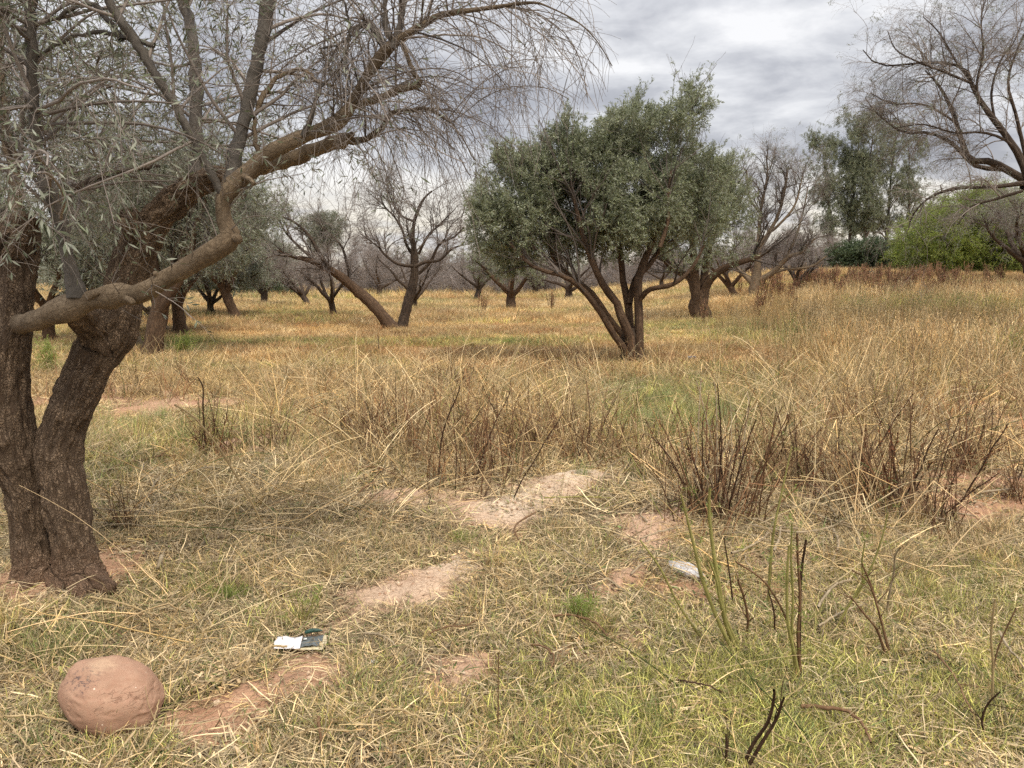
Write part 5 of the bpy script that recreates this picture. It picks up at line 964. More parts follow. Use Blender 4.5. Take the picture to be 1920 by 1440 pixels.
clump(1800, 885, 'leaning grey-brown stems near the right edge', 10, 175, 40, ['stem_brown', 'stem_pale', 'stem_dark'], seed=511, base_px=34, lean=(.1, 0))
clump(1890, 935, 'dark stems cut short at the right edge of the weeds', 9, 120, 40, ['stem_dark', 'stem_brown', 'stem_straw'], seed=512, base_px=40)
clump(1220, 900, 'thin green upright stems on the grass beside the soil mound', 6, 160, 40, ['stem_green', 'stem_green', 'stem_brown'], r=(.002, .0035), seed=513, base_px=40)
clump(1630, 800, 'golden upright stalks behind the reddish weed clump', 22, 190, 80, ['stem_straw', 'stem_straw', 'stem_brown'], r=(.0025, .005), seed=514, base_px=110, group='tall golden stalk clumps')
clump(740, 830, 'golden bent stalks left of the central weed clump', 20, 140, 100, ['stem_straw', 'stem_straw', 'stem_pale'], r=(.0022, .0045), leansd=.4, seed=515, base_px=110, group='tall golden stalk clumps')
clump(240, 740, 'dry yellow grass stalks under the trees behind the trunk', 18, 110, 60, ['stem_straw'], r=(.003, .005), seed=516, base_px=90, group='tall golden stalk clumps')
clump(1960, 800, 'golden stalks at the right edge', 12, 160, 60, ['stem_straw', 'stem_brown'], seed=517, base_px=90, group='tall golden stalk clumps')
clump(1050, 700, 'thin dark twigs in front of the rounded olive trunk', 9, 100, 50, ['stem_dark', 'stem_brown'], r=(.004, .006), seed=518, base_px=50)
rng = np.random.default_rng(600)
X_, S_, T_ = [], [], []
for (cx, cy, rr, hh, gp_) in CLP:
    m = int(9 + 38 * rr); px_ = cx + rng.normal(0, .75, m) * rr; py_ = cy + rng.normal(0, .6, m) * rr * 1.3; X_.append(np.stack([px_, py_, H(px_, py_)], -1)); S_.append(rng.uniform(.5, 1.1, m) * min(1.15, hh / .6))
    r = rng.random((m, 1)); T_.append(np.where(r < .38, np.array([[.15, .075, .042]]), np.where(r < .62, np.array([[.34, .18, .09]]), np.array([[.60, .44, .24]]))) * rng.uniform(.7, 1.2, (m, 1)))
X_, S_, T_ = map(np.concatenate, (X_, S_, T_)); n = len(X_)
scatter('weed_thicket', 'stalk', X_, np.stack([rng.normal(0, .1, n), rng.normal(0, .1, n), rng.uniform(0, 6.28, n)], -1), np.repeat(S_[:, None], 3, 1), None, T_, gtints(n, .4), np.full(n, .05), kind='stuff', label='fine dead stems filling in around the dark weed clumps', category='dry weeds')
d0 = 3.
def traced(name, label, cat, strands, mats, group=None, wk=.82):
    """strands: lists of (u,v,width_px, height above ground); base is where the first point stands"""
    b = strands[0][0]; g = G(b[0], b[1]); T = thing(name, label, cat, g, group)
    for s, mt in zip(strands, mats):
        g0_ = G(s[0][0], s[0][1]); d0 = g0_[1]; rows = [[*(P(u, v, d0 + o) + ([0, 0, -.02] if i == 0 else [0, 0, 0])), wd * wk * d0 / FPX / 2] for i, (u, v, wd, o) in enumerate(s)]
        sp__ = spline(rows, 16); add_stem(T, sp__[None, :, :3], sp__[None, :, 3], mt, 6)
    if name == 'green_weed':
        E = np.array([P(u, v, d0 + o) for s in strands for (u, v, wd, o) in s[1:]]); E = np.repeat(E, 2, 0); E = E + rng.normal(0, .02, E.shape) * [1, 1, 2.5]
        scatter('foliage', 'fresh', E, heading(rng.normal(0, .6, (len(E), 3)) + [0, 0, .8]), np.repeat(rng.uniform(.07, .16, (len(E), 1)), 3, 1), T, kind='stuff')
    return T
z3 = lambda l, w0, w1: [(1200 + x / 2.667, 960 + y / 2.667, w0 + (w1 - w0) * i / (len(l) - 1), -.04 * i) for i, (x, y) in enumerate(l)]
traced('green_weed', 'tall yellow-green stems leaning left beside the crumpled white plastic', 'weeds', [z3([(500, 700), (430, 560), (400, 400), (370, 220), (345, 0), (350, -120)], 10, 4), z3([(480, 705), (380, 520), (310, 330), (270, 170), (235, 30), (205, -90)], 9, 3), z3([(350, 665), (250, 550), (180, 440), (100, 280), (0, 140)], 5, 3), z3([(520, 700), (440, 560), (400, 440), (380, 330), (345, 240)], 7, 3), z3([(640, 480), (650, 300), (665, 120), (700, -60), (760, -330)], 6, 2)], ['stem_green'] * 5, wk=1.15)
traced('green_weed', 'mixed green and brown upright stems in the middle of the right foreground', 'weeds', [z3([(800, 850), (770, 700), (740, 560), (735, 350), (745, 170)], 8, 4), z3([(810, 840), (790, 640), (800, 440), (790, 250), (785, 110)], 6, 4), z3([(790, 850), (760, 640), (765, 430), (755, 250), (760, 60)], 6, 3), z3([(795, 840), (800, 560), (805, 330), (830, 140)], 6, 4), z3([(815, 830), (740, 560), (660, 400), (590, 320), (480, 250)], 5, 3)], ['stem_green', 'stem_brown', 'stem_green', 'stem_dark', 'stem_brown'], wk=1.05)
traced('dry_weed_clump', 'brown stems leaning left at the right of the foreground green stems', 'weeds', [z3([(1240, 740), (1190, 600), (1130, 520), (1050, 420)], 8, 4), z3([(1260, 720), (1210, 560), (1160, 380), (1110, 260)], 7, 4), z3([(1230, 540), (1245, 420), (1270, 300), (1275, 220), (1300, 180)], 5, 5), z3([(1255, 730), (1200, 520), (1140, 350), (1060, 290)], 6, 3)], ['stem_brown', 'stem_brown', 'stem_pale', 'stem_brown'])
traced('green_weed', 'long thin green stem leaning right behind the foreground sticks', 'weeds', [z3([(960, 600), (1060, 440), (1150, 290), (1210, 130), (1240, 0)], 6, 3), z3([(975, 590), (1040, 470), (1110, 370), (1110, 250), (1125, 150)], 6, 3)], ['stem_green', 'stem_green'])
traced('dry_stick', 'dark forked stick standing up at the bottom edge, right of centre', 'stick', [z3([(500, 1290), (560, 1170), (640, 1050), (670, 930), (670, 890)], 9, 6), z3([(510, 1300), (600, 1170), (680, 1040), (705, 970), (720, 930)], 9, 5), z3([(430, 1290), (432, 1200), (430, 1110)], 8, 4)], ['stem_dark'] * 3)
traced('dry_stick', 'upright straw stalk with a grey twig near the right edge of the foreground', 'stick', [z3([(1760, 970), (1765, 760), (1755, 620), (1775, 440)], 7, 4), z3([(1750, 1130), (1710, 1050), (1740, 960), (1800, 900)], 6, 4), z3([(1760, 960), (1780, 720), (1880, 480)], 4, 3)], ['stem_straw', 'stem_dark', 'stem_brown'])
traced('dry_stick', 'short thick dark stick beside the yellow-green stems', 'stick', [z3([(530, 640), (540, 540), (520, 430), (490, 340)], 8, 6), z3([(470, 480), (450, 330), (420, 130)], 5, 3), z3([(675, 620), (670, 500), (640, 390)], 5, 3)], ['stem_brown', 'stem_dark', 'stem_dark'])
z5 = lambda l, w0, w1: [(140 + x / 3.097, 620 + y / 3.097, w0 + (w1 - w0) * i / (len(l) - 1), -.06 * i) for i, (x, y) in enumerate(l)]
traced('arching_stem', 'long arching green-to-straw stem with a drooped dark tip, left of the centre', 'weeds', [z5([(1120, 1170), (1060, 1060), (960, 880), (850, 700), (760, 580), (680, 490), (580, 430)], 5, 4)], ['stem_straw'])
traced('dry_stick', 'slim dark stem with a crooked top, left of the long arching stem', 'stick', [z5([(768, 740), (755, 600), (745, 450), (745, 330), (715, 270)], 4, 3)], ['stem_dark'])
z1 = lambda l, w0, w1: [(640 + x / 3, 600 + y / 3, w0 + (w1 - w0) * i / (len(l) - 1), -.03 * i) for i, (x, y) in enumerate(l)]
traced('dry_stick', 'tall thin dark curved stick at the left of the central weed clump', 'stick', [z1([(545, 920), (555, 760), (570, 640), (610, 520), (655, 420), (665, 370)], 4, 3)], ['stem_dark'])
traced('dry_stick', 'short dark pointed twig standing in the golden grass left of the clearing', 'stick', [z1([(215, 190), (210, 140), (205, 85)], 4, 2)], ['stem_dark'])
traced('dry_stick', 'thin upright twig in the grass at the bottom centre', 'stick', [[(932, 1377, 4, 0), (934, 1330, 4, -.03), (934, 1280, 3, -.05), (935, 1225, 3, -.08)]], ['stem_brown'])
# fallen sticks lying on the ground
def fallen(px, wpx, mat, label, lift=.03, cat='stick', group='fallen sticks on the ground'):
    rows = []
    for i, (u, v) in enumerate(px):
        g = G(u, v); k = g[1] / FPX; rows.append([g[0], g[1], g[2] + wpx * k * .4 + .035 + lift * math.sin(math.pi * (i + .5) / len(px)), wpx * k / 2 * (1 - .45 * i / len(px))])
    s = spline(rows, 22); s[:, :3] += rng.normal(0, .0015, (22, 3)); T = thing('fallen_stick', label, cat, s[0, :3], group); A = Acc(); A.add(*tubes(s[None, :, :3], s[None, :, 3], 7, lump=.15), 0)
    if len(px) > 3: C2, R2 = grow(s[None, :, :3], s[None, :, 3], 2, (.05, .14), t=(.3, .8), ang=(30, 60), p=5, rfac=.6, rmin=.0015); A.add(*tubes(C2, R2, 4), 0)
    obj('stick', A.mesh('stick', [M[mat]]), T)
F = lambda s, u0, v0, l: [(u0 + x / s, v0 + y / s) for x, y in l]
fl = [(F(2.667, 1200, 960, [(520, 0), (640, 15), (780, 30), (850, 60), (960, 100), (1060, 130), (1180, 160)]), 6, 'stem_pale', 'long pale wavy stick lying right of the tallest weed clump'),
      (F(2.667, 1200, 600, [(620, 840), (700, 835), (760, 840), (860, 880), (920, 940), (985, 1030)]), 6, 'stem_pale', 'pale arched stick between the two big weed clumps'),
      (F(2.667, 1200, 960, [(560, 110), (640, 135), (760, 155), (860, 155), (960, 125), (1050, 65), (1080, 35)]), 6, 'stem_pale', 'pale bow-shaped stick curving up to the right below the weeds'),
      (F(2.667, 1200, 960, [(885, 540), (930, 480), (980, 430), (1050, 395)]), 7, 'stem_pale', 'thick pale bent stick in the right foreground grass'),
      (F(2.667, 1200, 960, [(890, 625), (980, 595), (1060, 550), (1130, 520)]), 6, 'stem_pale', 'straight pale stick just below the thick bent one'),
      (F(2.667, 1200, 960, [(960, 130), (985, 190), (990, 240), (965, 290), (955, 350)]), 7, 'stem_pale', 'short pale crooked stick pointing towards the camera'),
      (F(2.667, 1200, 960, [(665, 250), (695, 190), (700, 120)]), 6, 'stem_pale', 'short pale curved twig beside the tall yellow-green stem'),
      (F(2.667, 1200, 600, [(1200, 945), (1300, 960), (1400, 995), (1540, 1015), (1680, 1020)]), 6, 'stem_pale', 'long pale stick lying in front of the reddish weed clump'),
      (F(2.667, 1200, 600, [(1700, 905), (1800, 905), (1900, 890)]), 6, 'stem_pale', 'pale stick at the right edge behind the grass'),
      (F(2.667, 1200, 600, [(1560, 860), (1480, 800), (1400, 760), (1330, 700)]), 5, 'stem_straw', 'straw-coloured stick slanting behind the reddish clump'),
      (F(2.667, 1200, 960, [(1460, 760), (1560, 900), (1610, 1000), (1670, 1110)]), 5, 'stem_brown', 'dull brown stick slanting down the right foreground grass'),
      (F(2.667, 1200, 960, [(1790, 660), (1830, 750), (1880, 820), (1920, 860)]), 7, 'stem_pale', 'grey bent stick at the right edge of the foreground'),
      (F(2.667, 1200, 960, [(800, 1040), (900, 1070), (1020, 1100), (1100, 1150), (1150, 1240)]), 10, 'stem_brown', 'flat brown curled strip lying in the bright grass at the bottom'),
      (F(2.667, 1200, 960, [(190, 910), (250, 940), (330, 960), (405, 975)]), 5, 'stem_dark', 'thin black twig lying in the yellow-green grass'),
      (F(2.667, 1200, 960, [(0, 180), (90, 160), (160, 140), (215, 120)]), 4, 'stem_pale', 'pale thin stick on the bare soil left of the weeds'),
      (F(3.097, 140, 620, [(180, 860), (260, 830), (400, 800), (500, 775), (620, 760)]), 5, 'stem_brown', 'long brown stick lying left of the earth bump'),
      (F(3.097, 140, 620, [(690, 865), (770, 848), (850, 840)]), 5, 'stem_pale', 'short pale stick by the small green tuft'),
      (F(3.097, 140, 620, [(490, 905), (460, 960), (430, 1015)]), 5, 'stem_pale', 'short pale stick pointing at the camera near the trunk'),
      (F(3.097, 140, 620, [(1640, 845), (1700, 840), (1790, 855), (1910, 910)]), 5, 'stem_brown', 'curved brown stick behind the left end of the soil path'),
      (F(3.097, 140, 620, [(1745, 920), (1690, 970), (1630, 1015)]), 5, 'stem_brown', 'straight brown stick left of the soil path'),
      (F(3, 640, 600, [(1240, 780), (1330, 735), (1450, 718), (1540, 716), (1600, 735)]), 5, 'stem_pale', 'pale curved stick above the right end of the mound'),
      (F(3, 640, 600, [(1140, 1045), (1260, 1055), (1400, 1050), (1530, 1048)]), 4, 'stem_green', 'thin greenish stick running right from the mound'),
      (F(3, 640, 600, [(1095, 1125), (1040, 1170), (975, 1230), (1000, 1300), (1080, 1340)]), 5, 'stem_brown', 'crooked brown root-like stick between the two pale soil patches'),
      (F(2.667, 480, 1040, [(540, 455), (600, 480), (660, 505), (705, 525)]), 6, 'stem_pale', 'forked pale twig right of the torn packet'),
      (F(2.667, 480, 1040, [(690, 478), (770, 540), (860, 580), (970, 595), (985, 660)]), 4, 'stem_straw', 'long thin straw stem with a bend left of the round soil patch'),
      (F(2.667, 480, 1040, [(630, 855), (720, 880), (830, 925), (930, 985)]), 6, 'stem_straw', 'straw stalk slanting down at the bottom centre'),
      (F(2.667, 480, 1040, [(100, 1065), (200, 1010), (310, 965), (430, 985), (540, 965)]), 5, 'stem_straw', 'long forked straw stalk along the bottom edge'),
      (F(2.667, 480, 1040, [(315, 895), (318, 950), (330, 1010)]), 8, 'stem_brown', 'short thick brown stick fragment at the bottom'),
      (F(2.667, 480, 1040, [(130, 682), (190, 648), (262, 610)]), 5, 'stem_straw', 'short yellow straw on red soil below the torn packet'),
      (F(2.667, 480, 1040, [(0, 600), (70, 545), (155, 522)]), 7, 'stem_straw', 'thick pale straw touching the torn packet from the left'),
      (F(2.667, 480, 1040, [(1480, 362), (1560, 375), (1650, 397), (1710, 430), (1752, 472)]), 6, 'stem_brown', 'curved brown stick on the soil right of the leafy green weed'),
      (F(2.667, 480, 1040, [(1375, 520), (1440, 540), (1490, 590), (1470, 650)]), 6, 'stem_brown', 'hooked brown twig below the curved brown stick'),
      (F(2.667, 480, 1040, [(870, 455), (960, 438), (1040, 432), (1110, 385)]), 5, 'stem_brown', 'brown twig with side shoots above the round soil patch'),
      ([(0, 1288), (50, 1300), (106, 1315)], 5, 'stem_straw', 'straw stalk reaching the left side of the boulder'),
      ([(-5, 1376), (60, 1380), (135, 1382)], 6, 'stem_straw', 'straw stalk lying left of the boulder base'),
      ([(10, 1382), (30, 1405), (62, 1440)], 5, 'stem_straw', 'bent straw stalk at the bottom left corner'),
      ([(262, 1440), (290, 1395), (300, 1345), (303, 1320)], 4, 'stem_straw', 'thin straw curving up along the right side of the boulder'),
      ([(173, 1145), (230, 1160), (290, 1178)], 5, 'stem_straw', 'straw stalk lying between the trunk and the boulder'),
      ([(305, 1065), (300, 1085), (296, 1088)], 10, 'stem_pale', 'short pale chunk of wood right of the trunk base')]
for px, wpx, mt, lab in fl: fallen(px, wpx * .85, mt, lab)
# small living plants
def plant(u, v, label, key, n, hpx, mats='stem_green', cat='plant', sc0=.35, group=None, rad=.35):
    g = G(u, v); k = g[1] / FPX; T = thing('small_plant', label, cat, g, group); h = hpx * k; m = 9
    C = sim(np.tile(g, (m, 1)), rng.normal(0, rad, (m, 3)) * [1, 1, 0] + [0, 0, 1], rng.uniform(.6, 1., m) * h, 8, wig=.07); R = np.full((m, 8), .0025 * max(1, g[1] / 5)); A = Acc(); A.add(*tubes(C, R, 3)); obj('stem', A.mesh('stem', [M[mats]]), T)
    E = C[rng.integers(0, m, n), rng.integers(1, 8, n)]; scatter('foliage', key, E, heading(rng.normal(0, 1, (n, 3)) + [0, 0, .8]), np.repeat(rng.uniform(.7, 1.2, (n, 1)) * sc0, 3, 1), T, kind='stuff')
plant(1085, 1170, 'small leafy green weed in the centre foreground', 'fresh', 60, 60, sc0=.16)
plant(345, 662, 'bright green low bush right of the dark double-trunked olive', 'fresh', 60, 34, sc0=.55, rad=.7)
plant(955, 650, 'small green clump in the dry grass left of the rounded olive trunk', 'fresh', 30, 16, sc0=.4, rad=.9)
plant(95, 700, 'green weed bush between the two foreground trunks', 'fresh', 80, 70, sc0=.4, rad=.6)
plant(430, 1125, 'dull green feathery weed mat left of the torn packet', 'fresh', 90, 34, sc0=.14, rad=1.2)
plant(1480, 950, 'single small broad-leaved green weed between the weed clumps', 'fresh', 14, 40, sc0=.22)
plant(570, 1170, 'thin green shoots standing just behind the torn packet', 'fresh', 14, 90, sc0=.14, rad=.4)
for (u_, v_, lab_) in ((365, 925, 'small round green grass tuft by the pale stick left of centre'), (870, 1020, 'upright green grass blades in front of the soil path')):
    g = G(u_, v_); C, W = blades(160, (.05, .15), .06, .003, lean=.5); A = Acc(); V, Q, A_, r_ = ribbons(C + g, W); A.add(V, Q, A_, r_); o = obj('grass_tuft', A.mesh('grass_tuft', [M['leaf_green']])); o['label'] = lab_; o['category'] = 'grass tuft'; o['kind'] = 'thing'

# ================================================================== BOULDER
import bmesh
def rockmat():
    m, t = newmat('pink_sandstone'); tc = t.nodes.new('ShaderNodeTexCoord'); v = tc.outputs['Object']
    a = noise(t, v, 9, 5, .6).outputs[0]; b = noise(t, v, 60, 5, .65).outputs[0]; c = noise(t, v, 240, 2, .6).outputs[0]
    col = mix(t, ramp(t, a, [(.3, 0.), (.7, 1.)]), (.30, .18, .12), (.42, .265, .18)); col = mix(t, ramp(t, b, [(.35, .4), (.6, 0.)]), col, (.34, .175, .115))
    col = mix(t, ramp(t, c, [(.3, .25), (.5, 0.)]), col, (.30, .16, .11))
    vo = t.nodes.new('ShaderNodeTexVoronoi'); vo.inputs['Scale'].default_value = 26; t.links.new(v, vo.inputs['Vector']); spk = ramp(t, vo.outputs['Distance'], [(.055, 1.), (.10, 0.)]); s2 = t.nodes.new('ShaderNodeSeparateColor'); t.links.new(vo.outputs['Color'], s2.inputs[0])
    col = mix(t, mth(t, 'MULTIPLY', spk, mth(t, 'GREATER_THAN', s2.outputs[0], .62)), col, (.72, .58, .46))
    def spot(loc, r0, r1):
        n = t.nodes.new('ShaderNodeVectorMath'); n.operation = 'DISTANCE'; t.links.new(v, n.inputs[0]); n.inputs[1].default_value = loc
        d = mth(t, 'ADD', n.outputs['Value'], mth(t, 'MULTIPLY', mth(t, 'SUBTRACT', b, .5), .16)); return ramp(t, d, [(r0, 1.), (r1, 0.)])
    sp1 = mth(t, 'MULTIPLY', spot((-.05, -.055, .098), .03, .075), ramp(t, noise(t, scaled(t, v, (1, 1.8, 1)), 62, 5, .75).outputs[0], [(.50, 0.), (.56, .75)]))
    col = mix(t, sp1, col, (.055, .045, .05)); col = mix(t, mth(t, 'MULTIPLY', spot((-.02, -.015, .135), .02, .06), .6), col, (.50, .35, .23))  # dark stain, then a paler patch painted on the crown as its highlight
    sv = scaled(t, v, (30, 9, 70)); ck = noise(t, sv, 1, 3, .5, .6).outputs[0]; crk = ramp(t, ck, [(.475, 0.), (.50, 1.), (.525, 0.)]); reg = ramp(t, noise(t, v, 7, 2).outputs[0], [(.54, 0.), (.62, 1.)])
    cm = mth(t, 'MULTIPLY', crk, reg); col = mix(t, mth(t, 'MULTIPLY', cm, .6), col, (.16, .08, .05))
    hgt = mth(t, 'ADD', mth(t, 'MULTIPLY', b, .6), mth(t, 'SUBTRACT', mth(t, 'MULTIPLY', c, .25), mth(t, 'MULTIPLY', cm, .6)))
    finish(t, col, .82, hgt, .6, .005, spec=.22); return m
bm = bmesh.new(); bmesh.ops.create_icosphere(bm, subdivisions=6, radius=1); me = bpy.data.meshes.new('boulder'); bm.to_mesh(me); bm.free()
nv = len(me.vertices); V = np.zeros(nv * 3, np.float32); me.vertices.foreach_get('co', V); V = V.reshape(-1, 3).astype(float)
q = V.copy(); q[:, 0] = np.sign(V[:, 0]) * np.abs(V[:, 0]) ** .93; q *= (1 + .085 * fbm(V[:, 0] * 1.2 + 4, V[:, 1] * 1.2, V[:, 2] * 1.2, oct=2, s=8)[:, None])
q *= (1 - .03 * np.maximum(0, fbm(V[:, 0] * 2 + 9, V[:, 1] * 2, V[:, 2] * 2, oct=2, s=29))[:, None]); q *= (1 - .022 * sstep(.0, .3, fbm(V[:, 0] * 3, V[:, 1] * 3, V[:, 2] * 5, oct=3, s=19)))[:, None]
X = q * np.array([.180, .140, .124]); X[:, 2] += .018 * (-X[:, 0] / .178); X[:, 2] += .0012 * fbm(V[:, 0] * 14, V[:, 1] * 14, V[:, 2] * 14, oct=3, s=9)
ca, sa = math.cos(-.12), math.sin(-.12); X = np.stack([X[:, 0] * ca - X[:, 2] * sa, X[:, 1], X[:, 0] * sa + X[:, 2] * ca], -1)
me.vertices.foreach_set('co', X.astype(np.float32).ravel()); me.polygons.foreach_set('use_smooth', np.ones(len(me.polygons), bool)); me.materials.append(rockmat()); me.update()
gk = G(205, 1362); ob = obj('boulder', me, label='smooth rounded pink sandstone boulder on the grass at bottom left', category='boulder'); ob.location = (gk[0], gk[1] + .03, gk[2] + .085)

# ================================================================== LITTER
def flat_mat(name, fn, rough=.5, spec=.4, trans=0):
    m, t = newmat(name); tc = t.nodes.new('ShaderNodeTexCoord'); col = fn(t, tc.outputs['Object']); finish(t, col, rough, spec=spec, trans=trans); return m
def sheet(name, outline_fn, nx, ny, sx, sy, thick, mats, parent, loc, rotz, wave=.003, seed=0, bend=0., **pr):
    a, b = np.meshgrid(np.linspace(0, 1, nx), np.linspace(0, 1, ny), indexing='ij'); x, y = outline_fn(a, b)
    z = wave * fbm(a * 3 + seed, b * 3, oct=3, s=seed) + bend * (x ** 2); V = np.stack([x * sx, y * sy, z], -1).reshape(-1, 3)
    i, j = np.meshgrid(np.arange(nx - 1), np.arange(ny - 1), indexing='ij'); k = i * ny + j; Q = np.stack([k, k + ny, k + ny + 1, k + 1], -1).reshape(-1, 4); me = mkmesh(name, V, quads=Q, mats=mats)
    o = obj(name, me, None, **pr); o.location = loc; o.rotation_euler = (0, 0, rotz); md = o.modifiers.new('s', 'SOLIDIFY'); md.thickness = thick; md.offset = -1
    if parent is not None: o.parent = parent; o.location = Vector(loc) - Vector(parent.location)
    return o
gp = G(567, 1218); Tp = thing('torn_packet', 'flattened torn packet with white, blue and dark grey panels lying on the red soil', 'packet', gp)
def f_white(t, v):
    c = ramp(t, noise(t, v, 60, 3, .6).outputs[0], [(.4, (.66, .64, .66)), (.6, (.82, .80, .80))])
    vo = t.nodes.new('ShaderNodeTexVoronoi'); vo.inputs['Scale'].default_value = 55; t.links.new(v, vo.inputs['Vector']); s = t.nodes.new('ShaderNodeSeparateXYZ'); t.links.new(v, s.inputs[0])
    g = mth(t, 'MULTIPLY', ramp(t, s.outputs[0], [(.012, 0.), (.024, 1.)]), ramp(t, vo.outputs['Distance'], [(.30, 1.), (.42, 0.)])); c = mix(t, g, c, (.12, .42, .62))
    g2 = mth(t, 'MULTIPLY', ramp(t, s.outputs[0], [(.0, 0.), (.03, .8)]), ramp(t, noise(t, v, 90, 2).outputs[0], [(.52, 0.), (.58, 1.)])); return mix(t, g2, c, (.30, .36, .48))
mW = flat_mat('packet_white', f_white); mD = flat_mat('packet_dark', lambda t, v: ramp(t, noise(t, v, 50, 3).outputs[0], [(.35, (.07, .08, .08)), (.65, (.13, .145, .145))])); mCd = flat_mat('packet_card', lambda t, v: ramp(t, noise(t, v, 40, 3).outputs[0], [(.3, (.50, .42, .25)), (.7, (.62, .54, .36))]))
kx = gp[1] / FPX
zt = gp[2] + .024
sheet('card_backing', lambda a, b: (a * 1.0 - .05 + .12 * np.sin(b * 3.14) * (a > .9), b - .5 - .12 * a * (1 - b)), 14, 8, .092, .115, .0012, [mCd], Tp, (gp[0] + .005, gp[1], zt), .12, seed=3)
sheet('white_panel', lambda a, b: (a - 1 + .04 * np.sin(b * 9) * (a < .2), b - .5 + .03 * np.sin(a * 7)), 18, 10, .108, .108, .0009, [mW], Tp, (gp[0] - .002, gp[1] - .004, zt + .006), .16, seed=5, bend=.006)
sheet('dark_panel', lambda a, b: (a * (1 - .12 * (b < .3)), b - .5), 16, 8, .086, .092, .0009, [mD], Tp, (gp[0] - .001, gp[1] + .000, zt + .007), .14, seed=7)
# folded green roll along its back edge
mG = flat_mat('packet_green', lambda t, v: ramp(t, noise(t, v, 120, 3).outputs[0], [(.4, (.01, .035, .028)), (.7, (.03, .09, .06))]))
C = spline([[gp[0] - .005, gp[1] + .062, zt + .016], [gp[0] + .030, gp[1] + .070, zt + .022], [gp[0] + .070, gp[1] + .072, zt + .020]], 12)[None]; R = (.011 * np.array([.6, .9, 1, 1, 1, 1, .95, .9, .8, .6, .4, .15]))[None]
A = Acc(); A.add(*tubes(C, R, 10, lump=.2), 0); obj('green_fold', A.mesh('green_fold', [mG]), Tp)
# price sticker and crease on the dark panel
mS = flat_mat('sticker', lambda t, v: ramp(t, noise(t, v, 300, 2).outputs[0], [(.4, (.5, .52, .48)), (.6, (.66, .66, .62))]))
sheet('sticker', lambda a, b: (a, b), 3, 3, .014, .014, .0006, [mS], Tp, (gp[0] + .004, gp[1] + .006, zt + .0125), .14, wave=.0003)
# crumpled clear-white plastic
gq = G(1288, 1085)
def f_pl(t, v): return ramp(t, noise(t, v, 30, 4, .6).outputs[0], [(.38, (.55, .50, .44)), (.55, (.80, .80, .82))])
mP, t = newmat('clouded_plastic'); tcn = t.nodes.new('ShaderNodeTexCoord'); finish(t, f_pl(t, tcn.outputs['Object']), .28, noise(t, tcn.outputs['Object'], 45, 4, .6).outputs[0], .8, .01, trans=.35, spec=.6)
bm = bmesh.new(); bmesh.ops.create_icosphere(bm, subdivisions=5, radius=1); me = bpy.data.meshes.new('plastic'); bm.to_mesh(me); bm.free(); nv = len(me.vertices); V = np.zeros(nv * 3, np.float32); me.vertices.foreach_get('co', V); V = V.reshape(-1, 3).astype(float)
fo = 1 + .10 * fbm(V[:, 0] * 2, V[:, 1] * 2, V[:, 2] * 2, oct=3, s=14) - .10 * np.abs(fbm(V[:, 0] * 3.1, V[:, 1] * 3.1, V[:, 2] * 3.1, oct=3, s=15)); X = V * fo[:, None] * np.array([.105, .055, .028]); X[:, 1] *= 1 - .35 * sstep(0, .1, X[:, 0])
me.vertices.foreach_set('co', X.astype(np.float32).ravel()); me.materials.append(mP); me.polygons.foreach_set('use_smooth', np.ones(len(me.polygons), bool)); me.update()
o = obj('plastic_bottle', me, label='crumpled clouded white plastic bottle behind the yellow-green stems', category='plastic litter'); o.location = (gq[0] + .0, gq[1] + .03, gq[2] + .035); o.rotation_euler = (.15, .05, -.75)
# yellow scrap, pale scraps, can, board
def scrap(u, v, sx, sy, col, label, name='paper_scrap', rz=0., seed=1):
    g = G(u, v); mt = flat_mat(name + '_mat', lambda t, vv: ramp(t, noise(t, vv, 70, 3).outputs[0], [(.35, tuple(c * .8 for c in col)), (.65, col)])); sheet(name, lambda a, b: (a - .5 + .06 * np.sin(b * 8), b - .5), 8, 8, sx, sy, .0008, [mt], None, (g[0], g[1], g[2] + .02), rz, wave=.006, seed=seed, label=label, category='litter')
scrap(535, 990, .030, .035, (.66, .66, .34), 'tiny pale yellow paper scrap left of the soil path', rz=.3)
scrap(704, 1272, .030, .022, (.60, .54, .34), 'small pale yellow leaf-like scrap right of the torn packet', rz=.8, seed=4)
scrap(702, 1250, .022, .016, (.72, .72, .68), 'tiny white fragment beside the small red soil patch', rz=.2, seed=6)
scrap(725, 689, .16, .10, (.72, .72, .70), 'small white scrap far off in the golden grass left of the central weeds', rz=.3, seed=8)
gc = G(1297, 678); bm = bmesh.new(); bmesh.ops.create_cone(bm, cap_ends=True, segments=20, radius1=.06, radius2=.052, depth=.16); bmesh.ops.bevel(bm, geom=[e for e in bm.edges if abs(abs(e.verts[0].co.z) - .08) < .001 and abs(abs(e.verts[1].co.z) - .08) < .001], offset=.008, segments=2, affect='EDGES')
me = bpy.data.meshes.new('crushed_can'); 
for v_ in bm.verts: v_.co.x += .012 * math.sin(v_.co.z * 60); v_.co.y *= .8
bm.to_mesh(me); bm.free(); me.materials.append(flat_mat('can_blue_grey', lambda t, v: ramp(t, noise(t, v, 30, 3).outputs[0], [(.4, (.03, .035, .05)), (.6, (.18, .21, .26))]), .35, .6)); o = obj('crushed_can', me, label='small crushed blue-grey can on the ground right of the rounded olive trunk', category='can'); o.location = (gc[0], gc[1], gc[2] + .055); o.rotation_euler = (1.45, .1, .9)
gbd = G(1338, 712); mb = bark_mat('weathered_board', (.50, .40, .27), (.2, .14, .09), (.66, .56, .4), (12, 60, 60), .004, .6, .3)
Tb = thing('broken_board', 'pale broken board lying at the edge of the green patch, right of the rounded olive', 'board', gbd)
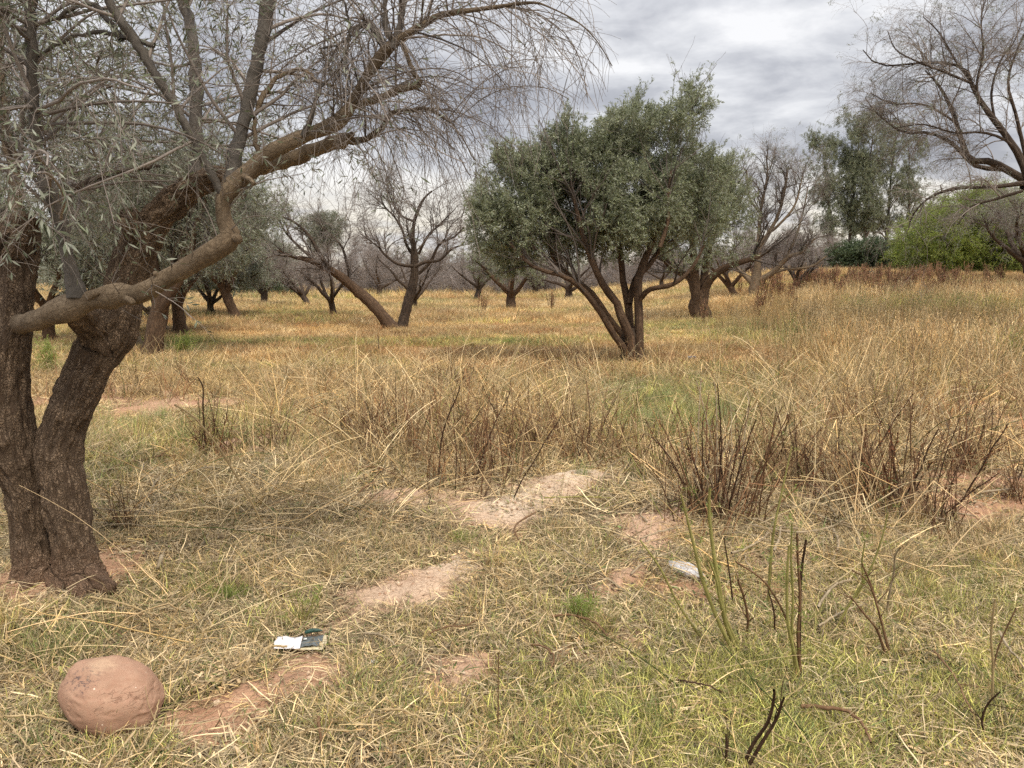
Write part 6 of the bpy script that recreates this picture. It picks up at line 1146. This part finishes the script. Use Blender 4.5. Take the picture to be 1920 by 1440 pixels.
for k_, (dx, dy, L_, W_, H_, rz) in enumerate(((-.02, .0, .46, .11, .025, .08), (.12, .07, .34, .07, .02, -.15))):
    bm = bmesh.new(); bmesh.ops.create_cube(bm, size=1); bmesh.ops.scale(bm, vec=(L_, W_, H_), verts=bm.verts); bmesh.ops.subdivide_edges(bm, edges=bm.edges[:], cuts=3, use_grid_fill=True)
    for v_ in bm.verts: v_.co += Vector(rng.normal(0, .003, 3)); v_.co.x += .02 * math.sin(v_.co.y * 60) * (abs(v_.co.x) > L_ * .45)
    me = bpy.data.meshes.new('board'); bm.to_mesh(me); bm.free(); vv = np.zeros(len(me.vertices) * 3, np.float32); me.vertices.foreach_get('co', vv); at = me.attributes.new('bark', 'FLOAT_VECTOR', 'POINT'); at.data.foreach_set('vector', vv); me.materials.append(mb)
    o = bpy.data.objects.new('board', me); COL.objects.link(o); o.parent = Tb; o.location = (dx, dy, .03 + .02 * k_); o.rotation_euler = (.05, .04, rz)
# small stones around the trunk foot
for i, (u_, v_, s_, lab_) in enumerate(((182, 1105, .020, 'small pale stone at the foot of the right trunk'), (868, 1268, .008, 'tiny pebble on the round soil patch'), (1290, 1022, .012, 'small stone by the foot of the tallest weed clump'), (700, 1168, .012, 'small clod on the lower pale soil patch'), (1120, 925, .018, 'pale clod at the right end of the mound'))):
    g = G(u_, v_); bm = bmesh.new(); bmesh.ops.create_icosphere(bm, subdivisions=3, radius=1)
    for v__ in bm.verts: p_ = v__.co; v__.co = p_ * (1 + .22 * float(vnoise(np.array([p_.x * 2 + i * 5]), np.array([p_.y * 2]), np.array([p_.z * 2]))[0])); v__.co.x *= 1.4 * s_; v__.co.y *= 1.1 * s_; v__.co.z *= .7 * s_
    me = bpy.data.meshes.new('stone'); bm.to_mesh(me); bm.free(); me.materials.append(flat_mat('pebble', lambda t, v: ramp(t, noise(t, v, 60, 4).outputs[0], [(.35, (.36, .26, .18)), (.65, (.56, .46, .35))]), .9, .1)); me.polygons.foreach_set('use_smooth', np.ones(len(me.polygons), bool))
    o = obj('stone', me, label=lab_, category='stone'); o.location = (g[0], g[1], g[2] + s_ * .4)
